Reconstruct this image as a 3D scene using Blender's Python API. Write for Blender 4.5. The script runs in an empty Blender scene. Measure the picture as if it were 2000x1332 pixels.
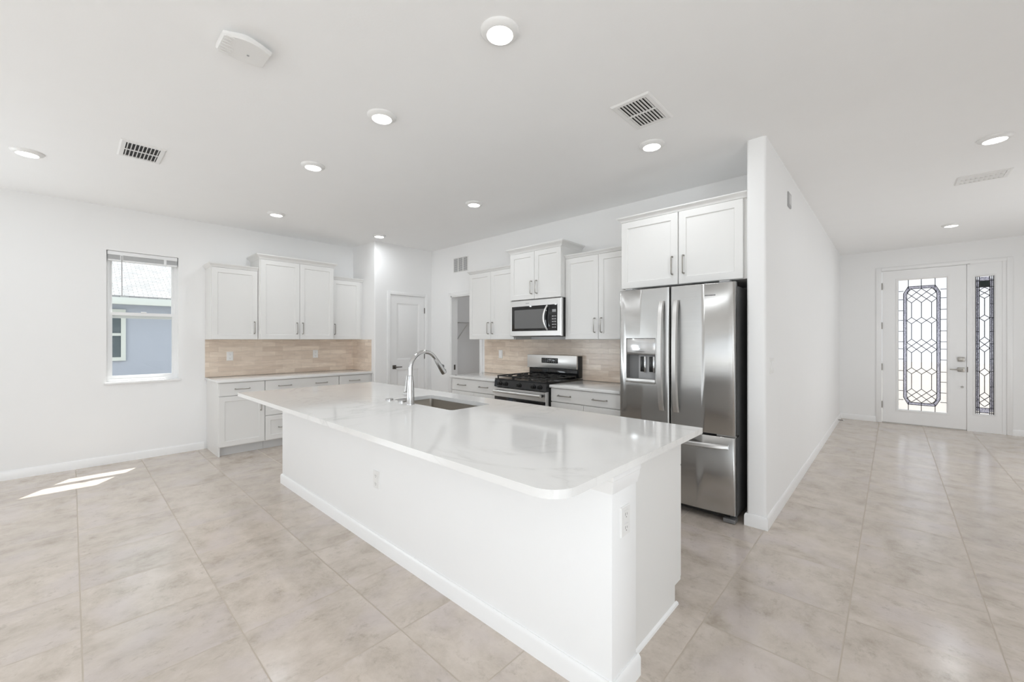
import bpy, bmesh, math, random
from mathutils import Vector, Matrix
random.seed(7)
S = bpy.context.scene
COL = S.collection
R = math.radians

# ------------------------------------------------------------------ camera, world, sun, large lights, exposure
cam_d = bpy.data.cameras.new('camera')
cam_d.sensor_width = 36.0
cam_d.lens = 799.6 / 2000 * 36.0
cam_d.shift_y = -2.7 / 2000
cam_d.clip_start = 0.05
cam = bpy.data.objects.new('camera', cam_d)
cam.location = (0, 0, 1.37)
cam.rotation_euler = (R(90), 0, 0.74865)
COL.objects.link(cam)
S.camera = cam

W = bpy.data.worlds.new('sky_world')
S.world = W
W.use_nodes = True
wb = W.node_tree.nodes['Background']
wb.inputs[0].default_value = (0.88, 0.94, 1.0, 1)
wb.inputs[1].default_value = 1.3

sun_d = bpy.data.lights.new('sun', 'SUN')
sun_d.energy = 9.0
sun_d.angle = R(0.5)
sun_d.color = (1.0, 0.96, 0.9)
sun = bpy.data.objects.new('sun', sun_d)
sun.rotation_euler = Vector((1, -0.69, -2.36)).to_track_quat('-Z', 'Y').to_euler()
COL.objects.link(sun)


def area(name, loc, direction, sx, sy, power, color=(1, 1, 1)):
    d = bpy.data.lights.new(name, 'AREA')
    d.shape = 'RECTANGLE'
    d.size, d.size_y = sx, sy
    d.energy = power
    d.color = color
    o = bpy.data.objects.new(name, d)
    o.location = loc
    o.rotation_euler = Vector(direction).to_track_quat('-Z', 'Z').to_euler()
    COL.objects.link(o)
    return o


# slider daylight from behind the camera, then unseen fill lamps added for brightness
area('slider_daylight', (-0.35, -4.16, 1.25), (0, 1, 0), 4.6, 2.2, 13, (0.87, 0.945, 1.0))
area('rear_upfill', (-0.35, -4.12, 1.1), (0, 0.75, 0.66), 4.6, 1.7, 12, (0.95, 0.98, 1.0))  # added fill tilted upward to lift the ceiling
area('right_fill', (2.57, -1.2, 1.45), (-1, 0, 0.42), 3.0, 1.7, 104, (0.865, 0.945, 1.0))  # unseen fill added on the right, angled up to even the room
area('left_fill', (-6.30, -2.3, 1.5), (1, 0, 0.42), 2.8, 1.8, 92, (0.865, 0.945, 1.0))  # unseen fill added before a solid stretch of wall, no window there
area('hall_fill', (2.57, 6.5, 1.5), (-1, 0, 0.15), 3.0, 1.8, 46, (0.93, 0.975, 1.0))  # unseen fill added to brighten the hall, the wall here is solid
area('utility_room_fill', (-4.2, 5.3, 2.8), (0, 0, -1), 0.4, 0.4, 6, (0.98, 0.99, 1.0))  # unseen lamp added to lighten the room past the doorway

vs = S.view_settings
S.display_settings.display_device = 'sRGB'
vs.view_transform = 'Standard'
vs.look = 'None'
vs.exposure = 0.09
vs.gamma = 1.0
vs.use_curve_mapping = False
S.cycles.use_denoising = True
S.cycles.max_bounces = 14
S.cycles.diffuse_bounces = 9
S.cycles.glossy_bounces = 5
S.cycles.transmission_bounces = 8
S.cycles.transparent_max_bounces = 12
S.cycles.caustics_reflective = False
S.cycles.caustics_refractive = False
S.cycles.sample_clamp_indirect = 6.0

# ------------------------------------------------------------------ materials


def lin(c):
    return tuple((v / 255 / 12.92) if v / 255 <= 0.04045 else ((v / 255 + 0.055) / 1.055) ** 2.4 for v in c)


class NT:
    def __init__(self, name):
        self.m = bpy.data.materials.new(name)
        self.m.use_nodes = True
        self.t = self.m.node_tree
        self.n = self.t.nodes
        self.b = self.n['Principled BSDF']
        self.out = self.n['Material Output']

    def node(self, kind, **kw):
        n = self.n.new(kind)
        for k, v in kw.items():
            if k.startswith('i_'):
                n.inputs[k[2:].replace('_', ' ')].default_value = v
            else:
                setattr(n, k, v)
        return n

    def link(self, a, b):
        self.t.links.new(a, b)

    def math(self, op, a, b=None, c=None):
        n = self.n.new('ShaderNodeMath')
        n.operation = op
        for i, v in enumerate((a, b, c)):
            if v is None:
                continue
            if isinstance(v, (int, float)):
                n.inputs[i].default_value = v
            else:
                self.link(v, n.inputs[i])
        return n.outputs[0]

    def mix(self, fac, a, b, blend='MIX'):
        n = self.n.new('ShaderNodeMix')
        n.data_type = 'RGBA'
        n.blend_type = blend
        for i, v in ((0, fac), (6, a), (7, b)):
            if isinstance(v, (int, float)):
                n.inputs[i].default_value = v
            elif isinstance(v, tuple):
                n.inputs[i].default_value = v if len(v) == 4 else (*v, 1)
            else:
                self.link(v, n.inputs[i])
        return n.outputs[2]

    def noise(self, vec, scale, detail=3, rough=0.5, dist=0.0):
        n = self.n.new('ShaderNodeTexNoise')
        n.inputs['Scale'].default_value = scale
        n.inputs['Detail'].default_value = detail
        n.inputs['Roughness'].default_value = rough
        n.inputs['Distortion'].default_value = dist
        if vec is not None:
            self.link(vec, n.inputs['Vector'])
        return n

    def ramp(self, fac, stops):
        n = self.n.new('ShaderNodeValToRGB')
        while len(n.color_ramp.elements) < len(stops):
            n.color_ramp.elements.new(0.5)
        for e, (p, c) in zip(n.color_ramp.elements, stops):
            e.position = p
            e.color = (c, c, c, 1) if isinstance(c, (int, float)) else (*c, 1)
        self.link(fac, n.inputs[0])
        return n.outputs[0]

    def bump(self, height, strength=0.1, distance=0.01):
        n = self.n.new('ShaderNodeBump')
        n.inputs['Strength'].default_value = strength
        n.inputs['Distance'].default_value = distance
        self.link(height, n.inputs['Height'])
        self.link(n.outputs[0], self.b.inputs['Normal'])

    def obj(self):
        return self.n.new('ShaderNodeTexCoord').outputs['Object']

    def pos(self):
        return self.n.new('ShaderNodeNewGeometry').outputs['Position']


def paint(name, col, rough=0.5, var=0.015, scale=6.0, bump=0.0, bscale=120.0, metal=0.0, spec=0.5):
    k = NT(name)
    p = k.pos()
    nz = k.noise(p, scale, 3)
    c2 = tuple(max(0, v * (1 - var * 2)) for v in col)
    k.link(k.mix(nz.outputs[0], col, c2), k.b.inputs['Base Color'])
    k.b.inputs['Roughness'].default_value = rough
    k.b.inputs['Metallic'].default_value = metal
    k.b.inputs['Specular IOR Level'].default_value = spec
    if bump > 0:
        k.bump(k.noise(p, bscale, 4, 0.6).outputs[0], bump, 0.004)
    return k.m


def emit(name, col, strength):
    k = NT(name)
    k.b.inputs['Base Color'].default_value = (*col, 1)
    k.b.inputs['Emission Color'].default_value = (*col, 1)
    k.b.inputs['Emission Strength'].default_value = strength
    return k.m


def stainless(name, base=(0.54, 0.535, 0.525), rough=0.26, aniso=0.6, streak=(3.0, 3.0, 260.0), wav=0.12):
    k = NT(name)
    p = k.pos()
    mp = k.node('ShaderNodeMapping')
    mp.inputs['Scale'].default_value = streak
    k.link(p, mp.inputs['Vector'])
    nz = k.noise(mp.outputs[0], 1.0, 3, 0.6)
    k.link(k.mix(nz.outputs[0], base, tuple(v * 0.9 for v in base)), k.b.inputs['Base Color'])
    k.b.inputs['Metallic'].default_value = 1.0
    k.b.inputs['Roughness'].default_value = rough
    k.b.inputs['Anisotropic'].default_value = aniso
    tg = k.node('ShaderNodeTangent')
    tg.direction_type = 'RADIAL'
    tg.axis = 'Z'
    k.link(tg.outputs[0], k.b.inputs['Tangent'])
    big = k.noise(p, 2.2, 2)
    fine = k.math('ADD', k.math('MULTIPLY', big.outputs[0], 1.0), k.math('MULTIPLY', nz.outputs[0], 0.02))
    k.bump(fine, wav, 0.05)
    return k.m


def floor_tile():
    k = NT('porcelain_floor_tile')
    p = k.pos()
    sp = k.node('ShaderNodeSeparateXYZ')
    k.link(p, sp.inputs[0])
    T = 0.5133
    x = k.math('DIVIDE', k.math('ADD', sp.outputs[0], -0.352), T)
    y = k.math('DIVIDE', k.math('ADD', sp.outputs[1], -0.032), T)
    fx, fy = k.math('FLOOR', x), k.math('FLOOR', y)
    ux, uy = k.math('SUBTRACT', x, fx), k.math('SUBTRACT', y, fy)
    ex = k.math('MINIMUM', ux, k.math('SUBTRACT', 1.0, ux))
    ey = k.math('MINIMUM', uy, k.math('SUBTRACT', 1.0, uy))
    e = k.math('MINIMUM', ex, ey)
    grout = k.math('LESS_THAN', e, 0.0058)
    cid = k.node('ShaderNodeCombineXYZ')
    k.link(fx, cid.inputs[0])
    k.link(fy, cid.inputs[1])
    wn = k.node('ShaderNodeTexWhiteNoise')
    wn.noise_dimensions = '3D'
    k.link(cid.outputs[0], wn.inputs['Vector'])
    rnd = wn.outputs['Value']
    # each tile carries its own piece of the pattern, quarter-turned at random
    turn = k.math('GREATER_THAN', rnd, 0.5)
    inv = k.math('SUBTRACT', 1.0, turn)
    a = k.math('ADD', k.math('MULTIPLY', ux, turn), k.math('MULTIPLY', uy, inv))
    b = k.math('ADD', k.math('MULTIPLY', uy, turn), k.math('MULTIPLY', ux, inv))
    cv = k.node('ShaderNodeCombineXYZ')
    k.link(k.math('MULTIPLY', a, 0.82), cv.inputs[0])
    k.link(b, cv.inputs[1])
    k.link(k.math('MULTIPLY', rnd, 41.0), cv.inputs[2])
    big = k.noise(cv.outputs[0], 3.0, 8, 0.70, 0.15)
    fine = k.noise(cv.outputs[0], 8.0, 9, 0.78, 0.1)
    hue = k.noise(cv.outputs[0], 1.7, 3, 0.5)
    speck = k.noise(p, 170.0, 3, 0.7)
    base = k.ramp(big.outputs[0], [(0.30, lin((174, 162, 149))), (0.46, lin((195, 184, 173))), (0.60, lin((206, 195, 185))), (0.78, lin((213, 203, 195)))])
    base = k.mix(k.ramp(hue.outputs[0], [(0.50, 0.0), (0.66, 0.55)]), base, lin((203, 193, 191)))
    blot = k.ramp(fine.outputs[0], [(0.55, 0.0), (0.66, 1.0)])
    base = k.mix(k.math('MULTIPLY', blot, 0.38), base, lin((150, 139, 124)))
    pit = k.ramp(speck.outputs[0], [(0.66, 0.0), (0.74, 1.0)])
    patch = k.ramp(fine.outputs[0], [(0.48, 0.0), (0.62, 1.0)])
    base = k.mix(k.math('MULTIPLY', k.math('MULTIPLY', pit, patch), 0.35), base, lin((140, 128, 116)))
    val = k.math('ADD', 0.965, k.math('MULTIPLY', rnd, 0.07))
    hs = k.node('ShaderNodeHueSaturation')
    k.link(base, hs.inputs['Color'])
    k.link(val, hs.inputs['Value'])
    c = k.mix(grout, hs.outputs[0], lin((184, 173, 160)))
    k.link(c, k.b.inputs['Base Color'])
    r = k.math('ADD', 0.13, k.math('MULTIPLY', fine.outputs[0], 0.13))
    k.link(k.math('ADD', r, k.math('MULTIPLY', grout, 0.4)), k.b.inputs['Roughness'])
    k.b.inputs['Specular IOR Level'].default_value = 0.75
    h = k.math('ADD', k.math('MULTIPLY', fine.outputs[0], 0.10), k.math('MULTIPLY', grout, -1.0))
    k.bump(h, 0.35, 0.0016)
    return k.m


def splash_tile():
    k = NT('glazed_backsplash_tile')
    p = k.pos()
    sp = k.node('ShaderNodeSeparateXYZ')
    k.link(p, sp.inputs[0])
    cv = k.node('ShaderNodeCombineXYZ')
    k.link(k.math('ADD', sp.outputs[0], sp.outputs[1]), cv.inputs[0])
    k.link(k.math('ADD', sp.outputs[2], -0.8945), cv.inputs[1])
    br = k.node('ShaderNodeTexBrick')
    br.offset = 0.37
    br.offset_frequency = 2
    k.link(cv.outputs[0], br.inputs['Vector'])
    br.inputs['Scale'].default_value = 1.0
    br.inputs['Brick Width'].default_value = 0.252
    br.inputs['Row Height'].default_value = 0.0632
    br.inputs['Mortar Size'].default_value = 0.0014
    br.inputs['Mortar Smooth'].default_value = 0.1
    br.inputs['Bias'].default_value = 0.0
    br.inputs['Color1'].default_value = (*lin((240, 226, 210)), 1)
    br.inputs['Color2'].default_value = (*lin((218, 201, 185)), 1)
    br.inputs['Mortar'].default_value = (*lin((212, 199, 186)), 1)
    mp = k.node('ShaderNodeMapping')
    mp.inputs['Scale'].default_value = (5.0, 26.0, 1.0)
    k.link(cv.outputs[0], mp.inputs['Vector'])
    nz = k.noise(mp.outputs[0], 1.0, 5, 0.65, 0.5)
    dk = k.ramp(nz.outputs[0], [(0.35, 1.0), (0.62, 0.0)])
    c = k.mix(k.math('MULTIPLY', dk, 0.40), br.outputs['Color'], lin((190, 172, 156)))
    k.link(c, k.b.inputs['Base Color'])
    k.b.inputs['Roughness'].default_value = 0.16
    wav = k.noise(cv.outputs[0], 24.0, 3, 0.5)
    h = k.math('ADD', k.math('MULTIPLY', wav.outputs[0], 0.7), k.math('MULTIPLY', br.outputs['Fac'], -0.9))
    k.bump(h, 0.5, 0.003)
    return k.m


def quartz(name, veins=True):
    k = NT(name)
    p = k.pos()
    n1 = k.noise(p, 1.3, 6, 0.6, 1.6)
    d = k.math('ABSOLUTE', k.math('SUBTRACT', n1.outputs[0], 0.5))
    v = k.ramp(d, [(0.0, 1.0), (0.012, 0.35), (0.05, 0.0)])
    gate = k.ramp(k.noise(p, 1.1, 2).outputs[0], [(0.48, 0.0), (0.62, 1.0)])
    f = k.math('MULTIPLY', k.math('MULTIPLY', v, gate), 0.30 if veins else 0.06)
    cloud = k.noise(p, 3.0, 4)
    base = k.mix(cloud.outputs[0], (0.80, 0.795, 0.785), (0.765, 0.76, 0.75))
    k.link(k.mix(f, base, lin((165, 163, 160))), k.b.inputs['Base Color'])
    k.b.inputs['Roughness'].default_value = 0.07
    k.b.inputs['IOR'].default_value = 1.52
    return k.m


def shingles():
    k = NT('pale_roof_shingles')
    p = k.pos()
    sp = k.node('ShaderNodeSeparateXYZ')
    k.link(p, sp.inputs[0])
    cv = k.node('ShaderNodeCombineXYZ')
    k.link(sp.outputs[1], cv.inputs[0])
    k.link(k.math('MULTIPLY', sp.outputs[2], 1.6), cv.inputs[1])
    br = k.node('ShaderNodeTexBrick')
    k.link(cv.outputs[0], br.inputs['Vector'])
    br.inputs['Scale'].default_value = 1.0
    br.inputs['Brick Width'].default_value = 0.13
    br.inputs['Row Height'].default_value = 0.05
    br.inputs['Mortar Size'].default_value = 0.004
    br.inputs['Color1'].default_value = (0.40, 0.405, 0.415, 1)
    br.inputs['Color2'].default_value = (0.27, 0.275, 0.29, 1)
    br.inputs['Mortar'].default_value = (0.15, 0.155, 0.165, 1)
    k.link(br.outputs['Color'], k.b.inputs['Base Color'])
    k.b.inputs['Roughness'].default_value = 0.9
    return k.m


def clear_pane(name, tint=(0.97, 0.985, 0.98)):
    k = NT(name)
    for l in list(k.t.links):
        k.t.links.remove(l)
    tr = k.node('ShaderNodeBsdfTransparent')
    tr.inputs[0].default_value = (*tint, 1)
    gl = k.node('ShaderNodeBsdfGlossy')
    gl.inputs['Roughness'].default_value = 0.02
    lw = k.node('ShaderNodeLayerWeight')
    lw.inputs[0].default_value = 0.5
    mx = k.node('ShaderNodeMixShader')
    k.link(k.math('ADD', k.math('MULTIPLY', k.math('POWER', lw.outputs['Facing'], 5.0), 0.6), 0.03), mx.inputs[0])
    k.link(tr.outputs[0], mx.inputs[1])
    k.link(gl.outputs[0], mx.inputs[2])
    k.link(mx.outputs[0], k.out.inputs[0])
    return k.m


def frosted(name, col, scale=60.0, clear=0.15, dark=None):
    """textured art glass: scatters the daylight behind it, lets a little straight through"""
    k = NT(name)
    for l in list(k.t.links):
        k.t.links.remove(l)
    p = k.pos()
    nz = k.noise(p, scale, 4, 0.7)
    if dark:
        f = k.ramp(nz.outputs[0], [(0.42, 0.0), (0.58, 1.0)])
        c = k.mix(f, dark, col)
    else:
        c = k.mix(nz.outputs[0], col, tuple(v * 0.93 for v in col))
    tl = k.node('ShaderNodeBsdfTranslucent')
    k.link(c, tl.inputs[0])
    tr = k.node('ShaderNodeBsdfTransparent')
    k.link(c, tr.inputs[0])
    gl = k.node('ShaderNodeBsdfGlossy')
    gl.inputs['Roughness'].default_value = 0.12
    m1 = k.node('ShaderNodeMixShader')
    m1.inputs[0].default_value = clear
    k.link(tl.outputs[0], m1.inputs[1])
    k.link(tr.outputs[0], m1.inputs[2])
    m2 = k.node('ShaderNodeMixShader')
    m2.inputs[0].default_value = 0.05
    k.link(m1.outputs[0], m2.inputs[1])
    k.link(gl.outputs[0], m2.inputs[2])
    k.link(m2.outputs[0], k.out.inputs[0])
    return k.m


M = {}
M['wall'] = paint('wall_paint', (0.86, 0.86, 0.86), 0.62, 0.008, 3.0, 0.05, 160)
M['ceil'] = paint('ceiling_paint', (0.90, 0.90, 0.90), 0.8, 0.01, 5.0, 0.12, 90)
M['trim'] = paint('trim_enamel', (0.86, 0.86, 0.86), 0.32, 0.006)
M['cab'] = paint('cabinet_lacquer', (0.775, 0.77, 0.758), 0.36, 0.008, 4.0)
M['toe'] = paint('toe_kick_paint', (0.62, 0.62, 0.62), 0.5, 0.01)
M['floor'] = floor_tile()
M['splash'] = splash_tile()
M['quartz'] = quartz('veined_white_quartz')
M['quartz2'] = quartz('plain_white_quartz', False)
M['nickel'] = paint('brushed_nickel', (0.42, 0.40, 0.37), 0.32, 0.05, 40, 0, 1, 1.0)
M['chrome'] = paint('polished_chrome', (0.62, 0.62, 0.62), 0.14, 0.02, 20, 0, 1, 1.0)
M['bronze'] = paint('dark_nickel', (0.16, 0.145, 0.13), 0.35, 0.05, 40, 0, 1, 1.0)
M['steel'] = stainless('brushed_stainless')
M['steel_light'] = stainless('bright_stainless', (0.76, 0.755, 0.745), 0.34, 0.3, wav=0.02)
M['sinksteel'] = paint('sink_steel', (0.52, 0.485, 0.44), 0.38, 0.05, 30, 0, 1, 1.0)
M['fridge_side'] = paint('fridge_side_enamel', (0.16, 0.16, 0.16), 0.35, 0.03)
M['black'] = paint('black_enamel', (0.012, 0.012, 0.012), 0.25, 0.05)
M['blackglass'] = paint('black_glass', (0.01, 0.01, 0.011), 0.05, 0.02)
M['mesh'] = paint('screened_oven_window', (0.15, 0.15, 0.15), 0.14, 0.05, 300)
M['iron'] = paint('cast_iron', (0.025, 0.024, 0.023), 0.55, 0.2, 60, 0.2, 200)
M['dark'] = paint('cavity_shade', (0.02, 0.02, 0.02), 0.7, 0.1)  # dark colour painted for the shade inside the vent ducts
M['grey'] = paint('grey_plastic', (0.42, 0.42, 0.425), 0.4, 0.03)
M['display'] = paint('control_marks', (0.33, 0.34, 0.35), 0.4, 0.02)
M['plate'] = paint('white_plastic', (0.80, 0.795, 0.785), 0.35, 0.005)
M['slot'] = paint('dark_slots', (0.12, 0.11, 0.10), 0.6, 0.02)
M['vinyl'] = paint('white_vinyl', (0.83, 0.835, 0.84), 0.35, 0.005)
M['lens'] = emit('lit_lamp_lens', (1.0, 0.985, 0.96), 9.0)
M['pane'] = clear_pane('window_glass')
M['art'] = frosted('textured_clear_glass', (0.985, 0.98, 0.985), 45, 0.88)
M['artgrey'] = frosted('granular_border_glass', (0.92, 0.92, 0.97), 85, 0.6, (0.40, 0.40, 0.47))
M['porch_tint'] = frosted('porch_view_tint', (0.06, 0.10, 0.085), 60, 0.05)  # dark tint standing in for the porch ceiling seen through clear glass
M['lead'] = paint('lead_came', (0.06, 0.06, 0.065), 0.45, 0.1, 60, 0, 1, 0.6)
M['stucco'] = paint('blue_grey_stucco', (0.42, 0.46, 0.545), 0.9, 0.02, 8, 0.15, 60)
M['fascia'] = paint('fascia_paint', (0.62, 0.66, 0.64), 0.6, 0.01)
M['shingle'] = shingles()
M['darkpane'] = paint('house_window_glass', (0.10, 0.13, 0.15), 0.08, 0.05)
M['ground'] = paint('pale_ground', (0.33, 0.315, 0.29), 0.95, 0.1, 3.0)
M['wire'] = paint('white_wire', (0.70, 0.70, 0.70), 0.4, 0.01)
M['wood'] = paint('raw_brown_board', (0.25, 0.12, 0.07), 0.7, 0.1)

# ------------------------------------------------------------------ mesh helpers
ID = lambda a, d, z: Vector((a, d, z))
def fr_y(yf): return lambda a, d, z: Vector((a, yf - d, z))        # faces -Y, a = x
def fr_x(xf): return lambda a, d, z: Vector((xf + d, a, z))        # faces +X, a = y
def fr_c(h): return lambda a, d, z: Vector((a, z, h - d))          # hangs from a ceiling, a = x, z = y


class MB:
    def __init__(self, tf=ID):
        self.bm = bmesh.new()
        self.tf = tf

    def _v(self, a, d, z):
        return self.bm.verts.new(self.tf(a, d, z))

    def box(self, a0, a1, d0, d1, z0, z1, bevel=0.0, seg=2):
        vs_ = [self._v(a, d, z) for a in (a0, a1) for d in (d0, d1) for z in (z0, z1)]
        q = [(0, 1, 3, 2), (4, 6, 7, 5), (0, 4, 5, 1), (2, 3, 7, 6), (0, 2, 6, 4), (1, 5, 7, 3)]
        fs = [self.bm.faces.new([vs_[i] for i in f]) for f in q]
        if bevel > 0:
            es = list({e for f in fs for e in f.edges})
            bmesh.ops.bevel(self.bm, geom=es, offset=bevel, segments=seg, affect='EDGES', profile=0.5)
        return self

    def loft(self, rects, closed=False):
        """rects: (a0, a1, z0, z1, d) joined one to the next, both ends capped unless closed"""
        rings = []
        for a0, a1, z0, z1, d in rects:
            rings.append([self._v(a0, d, z0), self._v(a1, d, z0), self._v(a1, d, z1), self._v(a0, d, z1)])
        n = len(rings)
        for i in range(n if closed else n - 1):
            p, q = rings[i], rings[(i + 1) % n]
            for j in range(4):
                self.bm.faces.new([p[j], p[(j + 1) % 4], q[(j + 1) % 4], q[j]])
        if not closed:
            self.bm.faces.new(rings[0][::-1])
            self.bm.faces.new(rings[-1])
        return self

    def prism(self, pts, d0, d1):
        """outline in (a, z), extruded along d"""
        a = [self._v(p[0], d0, p[1]) for p in pts]
        b = [self._v(p[0], d1, p[1]) for p in pts]
        n = len(pts)
        self.bm.faces.new(a)
        self.bm.faces.new(b[::-1])
        for i in range(n):
            self.bm.faces.new([a[i], b[i], b[(i + 1) % n], a[(i + 1) % n]])
        return self

    def lathe(self, prof, c, axis='z', seg=32):
        """prof: (radius, height) along the axis from centre c"""
        rings = []
        for r, h in prof:
            ring = []
            if r < 1e-6:
                pts = [(0, 0)]
            else:
                pts = [(r * math.cos(2 * math.pi * i / seg), r * math.sin(2 * math.pi * i / seg)) for i in range(seg)]
            for p, q in pts:
                if axis == 'z':
                    v = (c[0] + p, c[1] + q, c[2] + h)
                elif axis == 'd':
                    v = (c[0] + p, c[1] + h, c[2] + q)
                else:
                    v = (c[0] + h, c[1] + p, c[2] + q)
                ring.append(self._v(*v))
            rings.append(ring)
        for p, q in zip(rings, rings[1:]):
            for i in range(seg):
                j = (i + 1) % seg
                if len(p) == 1 and len(q) == 1:
                    continue
                if len(p) == 1:
                    self.bm.faces.new([p[0], q[j], q[i]])
                elif len(q) == 1:
                    self.bm.faces.new([p[i], p[j], q[0]])
                else:
                    self.bm.faces.new([p[i], p[j], q[j], q[i]])
        for ring, rev in ((rings[0], True), (rings[-1], False)):
            if len(ring) > 1:
                self.bm.faces.new(ring[::-1] if rev else ring)
        return self

    def tube(self, pts, r, seg=12):
        """round tube along points in (a, d, z); r may be a list"""
        P = [Vector(self.tf(*p)) for p in pts]
        n = len(P)
        rr = r if isinstance(r, (list, tuple)) else [r] * n
        prev = None
        rings = []
        for i in range(n):
            t = (P[min(i + 1, n - 1)] - P[max(i - 1, 0)]).normalized()
            if prev is None:
                u = t.orthogonal().normalized()
            else:
                u = (prev - t * prev.dot(t))
                u = u.normalized() if u.length > 1e-6 else t.orthogonal().normalized()
            prev = u
            w = t.cross(u)
            rings.append([self.bm.verts.new(P[i] + (u * math.cos(2 * math.pi * k / seg) + w * math.sin(2 * math.pi * k / seg)) * rr[i]) for k in range(seg)])
        for p, q in zip(rings, rings[1:]):
            for i in range(seg):
                j = (i + 1) % seg
                self.bm.faces.new([p[i], p[j], q[j], q[i]])
        self.bm.faces.new(rings[0][::-1])
        self.bm.faces.new(rings[-1])
        return self

    def bar(self, p, q, w, d0, d1):
        """flat bar in the (a, z) plane from p to q"""
        dx, dz = q[0] - p[0], q[1] - p[1]
        l = math.hypot(dx, dz) or 1e-6
        nx, nz = -dz / l * w / 2, dx / l * w / 2
        return self.prism([(p[0] + nx, p[1] + nz), (q[0] + nx, q[1] + nz), (q[0] - nx, q[1] - nz), (p[0] - nx, p[1] - nz)], d0, d1)

    def sweep(self, prof, path, cap=True):
        """moulding: prof of (offset, z) along an open path of (a, d, na, nd) with mitred outward offsets"""
        rings = []
        for a, d, na, nd in path:
            rings.append([self._v(a + na * o, d + nd * o, z) for o, z in prof])
        n = len(prof)
        for p, q in zip(rings, rings[1:]):
            for i in range(n):
                j = (i + 1) % n
                self.bm.faces.new([p[i], p[j], q[j], q[i]])
        self.bm.faces.new(rings[0][::-1])
        self.bm.faces.new(rings[-1])
        return self

    def build(self, name, mat, parent=None, label=None):
        bm = self.bm
        bmesh.ops.recalc_face_normals(bm, faces=bm.faces)
        o0 = Vector((0, 0, 0))
        if parent is not None:
            o0 = Vector(parent.get('_origin', (0, 0, 0)))
            bmesh.ops.translate(bm, verts=bm.verts, vec=-o0)
        me = bpy.data.meshes.new(name)
        bm.to_mesh(me)
        bm.free()
        for p in me.polygons:
            p.use_smooth = True
        me.set_sharp_from_angle(angle=R(35))
        me.materials.append(M[mat])
        o = bpy.data.objects.new(name, me)
        COL.objects.link(o)
        if parent is not None:
            o.parent = parent
            o['_origin'] = tuple(o0)
        if label:
            o['label'] = label
        return o


def thing(name, label, cat, loc, group=None, kind=None):
    o = bpy.data.objects.new(name, None)
    o.empty_display_size = 0.05
    o.location = loc
    COL.objects.link(o)
    o['_origin'] = tuple(loc)
    o['label'] = label
    o['category'] = cat
    if group:
        o['group'] = group
    if kind:
        o['kind'] = kind
    return o


def tag(o, label, cat, group=None, kind=None):
    o['label'] = label
    o['category'] = cat
    if group:
        o['group'] = group
    if kind:
        o['kind'] = kind
    return o


def struct(o, label, cat):
    return tag(o, label, cat, kind='structure')


def kids(o):
    return [c for c in bpy.data.objects if c.parent == o]


def copy_tree(o, label, loc, group=None):
    r = o.copy()
    COL.objects.link(r)
    r.location = loc
    r['label'] = label
    if group:
        r['group'] = group

    def rec(src, dst):
        for ch in kids(src):
            c = ch.copy()
            COL.objects.link(c)
            c.parent = dst
            rec(ch, c)
    rec(o, r)
    return r


# ------------------------------------------------------------------ main dimensions (metres)
H = 2.84          # ceiling
XL = -6.33        # window wall
YR = 4.10         # range wall
YP = 3.075        # short return wall beside the left counter
XD = -5.65        # wall with the pantry door
XW0, XW1 = -0.79, -0.665   # wall between kitchen and hall
YW = 3.40         # its free end
YF = 9.15         # front-door wall
XR, YB = 2.6, -4.2
CT = 0.895        # counter top
CB = 0.865

# ------------------------------------------------------------------ room shell
struct(MB().box(XL - 0.16, XR + 0.16, YB - 0.16, YF + 0.2, -0.12, 0.0).build('floor', 'floor'), 'beige square porcelain floor tiles with thin grout lines', 'floor')
struct(MB().box(XL - 0.16, XR + 0.16, YB - 0.16, YF + 0.2, H, H + 0.12).build('ceiling', 'ceil'), 'flat white painted ceiling with round lights', 'ceiling')

WY0, WY1, WZ0, WZ1 = 0.262, 0.882, 0.897, 2.36
m = MB()
m.box(XL - 0.16, XL, YB, WY0, 0, H).box(XL - 0.16, XL, WY1, YP + 0.1, 0, H).box(XL - 0.16, XL, WY0, WY1, 0, WZ0).box(XL - 0.16, XL, WY0, WY1, WZ1, H)
struct(m.build('wall_left', 'wall'), 'white wall with the window and the left run of cabinets', 'wall')
# pantry block: short return wall, then the wall with the closed door
m = MB()
rb = 0.018
m.prism([(XL, YP + 0.1), (XL, YP), (XD - rb, YP)] + [(XD - rb + rb * math.sin(R(15 * t)), YP + rb - rb * math.cos(R(15 * t))) for t in range(1, 7)]
        + [(XD, 3.33), (XD - 0.1, 3.33), (XD - 0.1, YP + 0.1)], 0, H)
for v in m.bm.verts:                      # outline was drawn in (x, y): stand it up
    v.co = Vector((v.co.x, v.co.z, v.co.y))
m.box(XD - 0.1, XD, 3.97, YR + 0.12, 0, H).box(XD - 0.1, XD, 3.33, 3.97, 2.075, H)
struct(m.build('wall_pantry', 'wall'), 'white projecting wall corner with the closed panel door', 'wall')
DX0, DX1, DZ = -5.13, -4.445, 2.055
m = MB()
m.box(XD, DX0, YR, YR + 0.12, 0, H).box(DX1, XW0, YR, YR + 0.12, 0, H).box(DX0, DX1, YR, YR + 0.12, DZ, H)
struct(m.build('wall_back', 'wall'), 'white wall behind the range and refrigerator', 'wall')
m = MB()
rb = 0.018
m.prism([(XW0 + rb, YW), (XW1 - rb, YW)] + [(XW1 - rb + rb * math.sin(t * math.pi / 12), YW + rb - rb * math.cos(t * math.pi / 12)) for t in range(1, 7)]
        + [(XW1, YF), (XW0, YF)] + [(XW0 + rb - rb * math.cos(t * math.pi / 12), YW + rb - rb * math.sin(t * math.pi / 12)) for t in range(0, 6)], 0, H)
for v in m.bm.verts:                      # outline was drawn in (x, y): stand it up
    v.co = Vector((v.co.x, v.co.z, v.co.y))
struct(m.build('wall_hall', 'wall'), 'long white wall between refrigerator and entry hall', 'wall')
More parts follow.
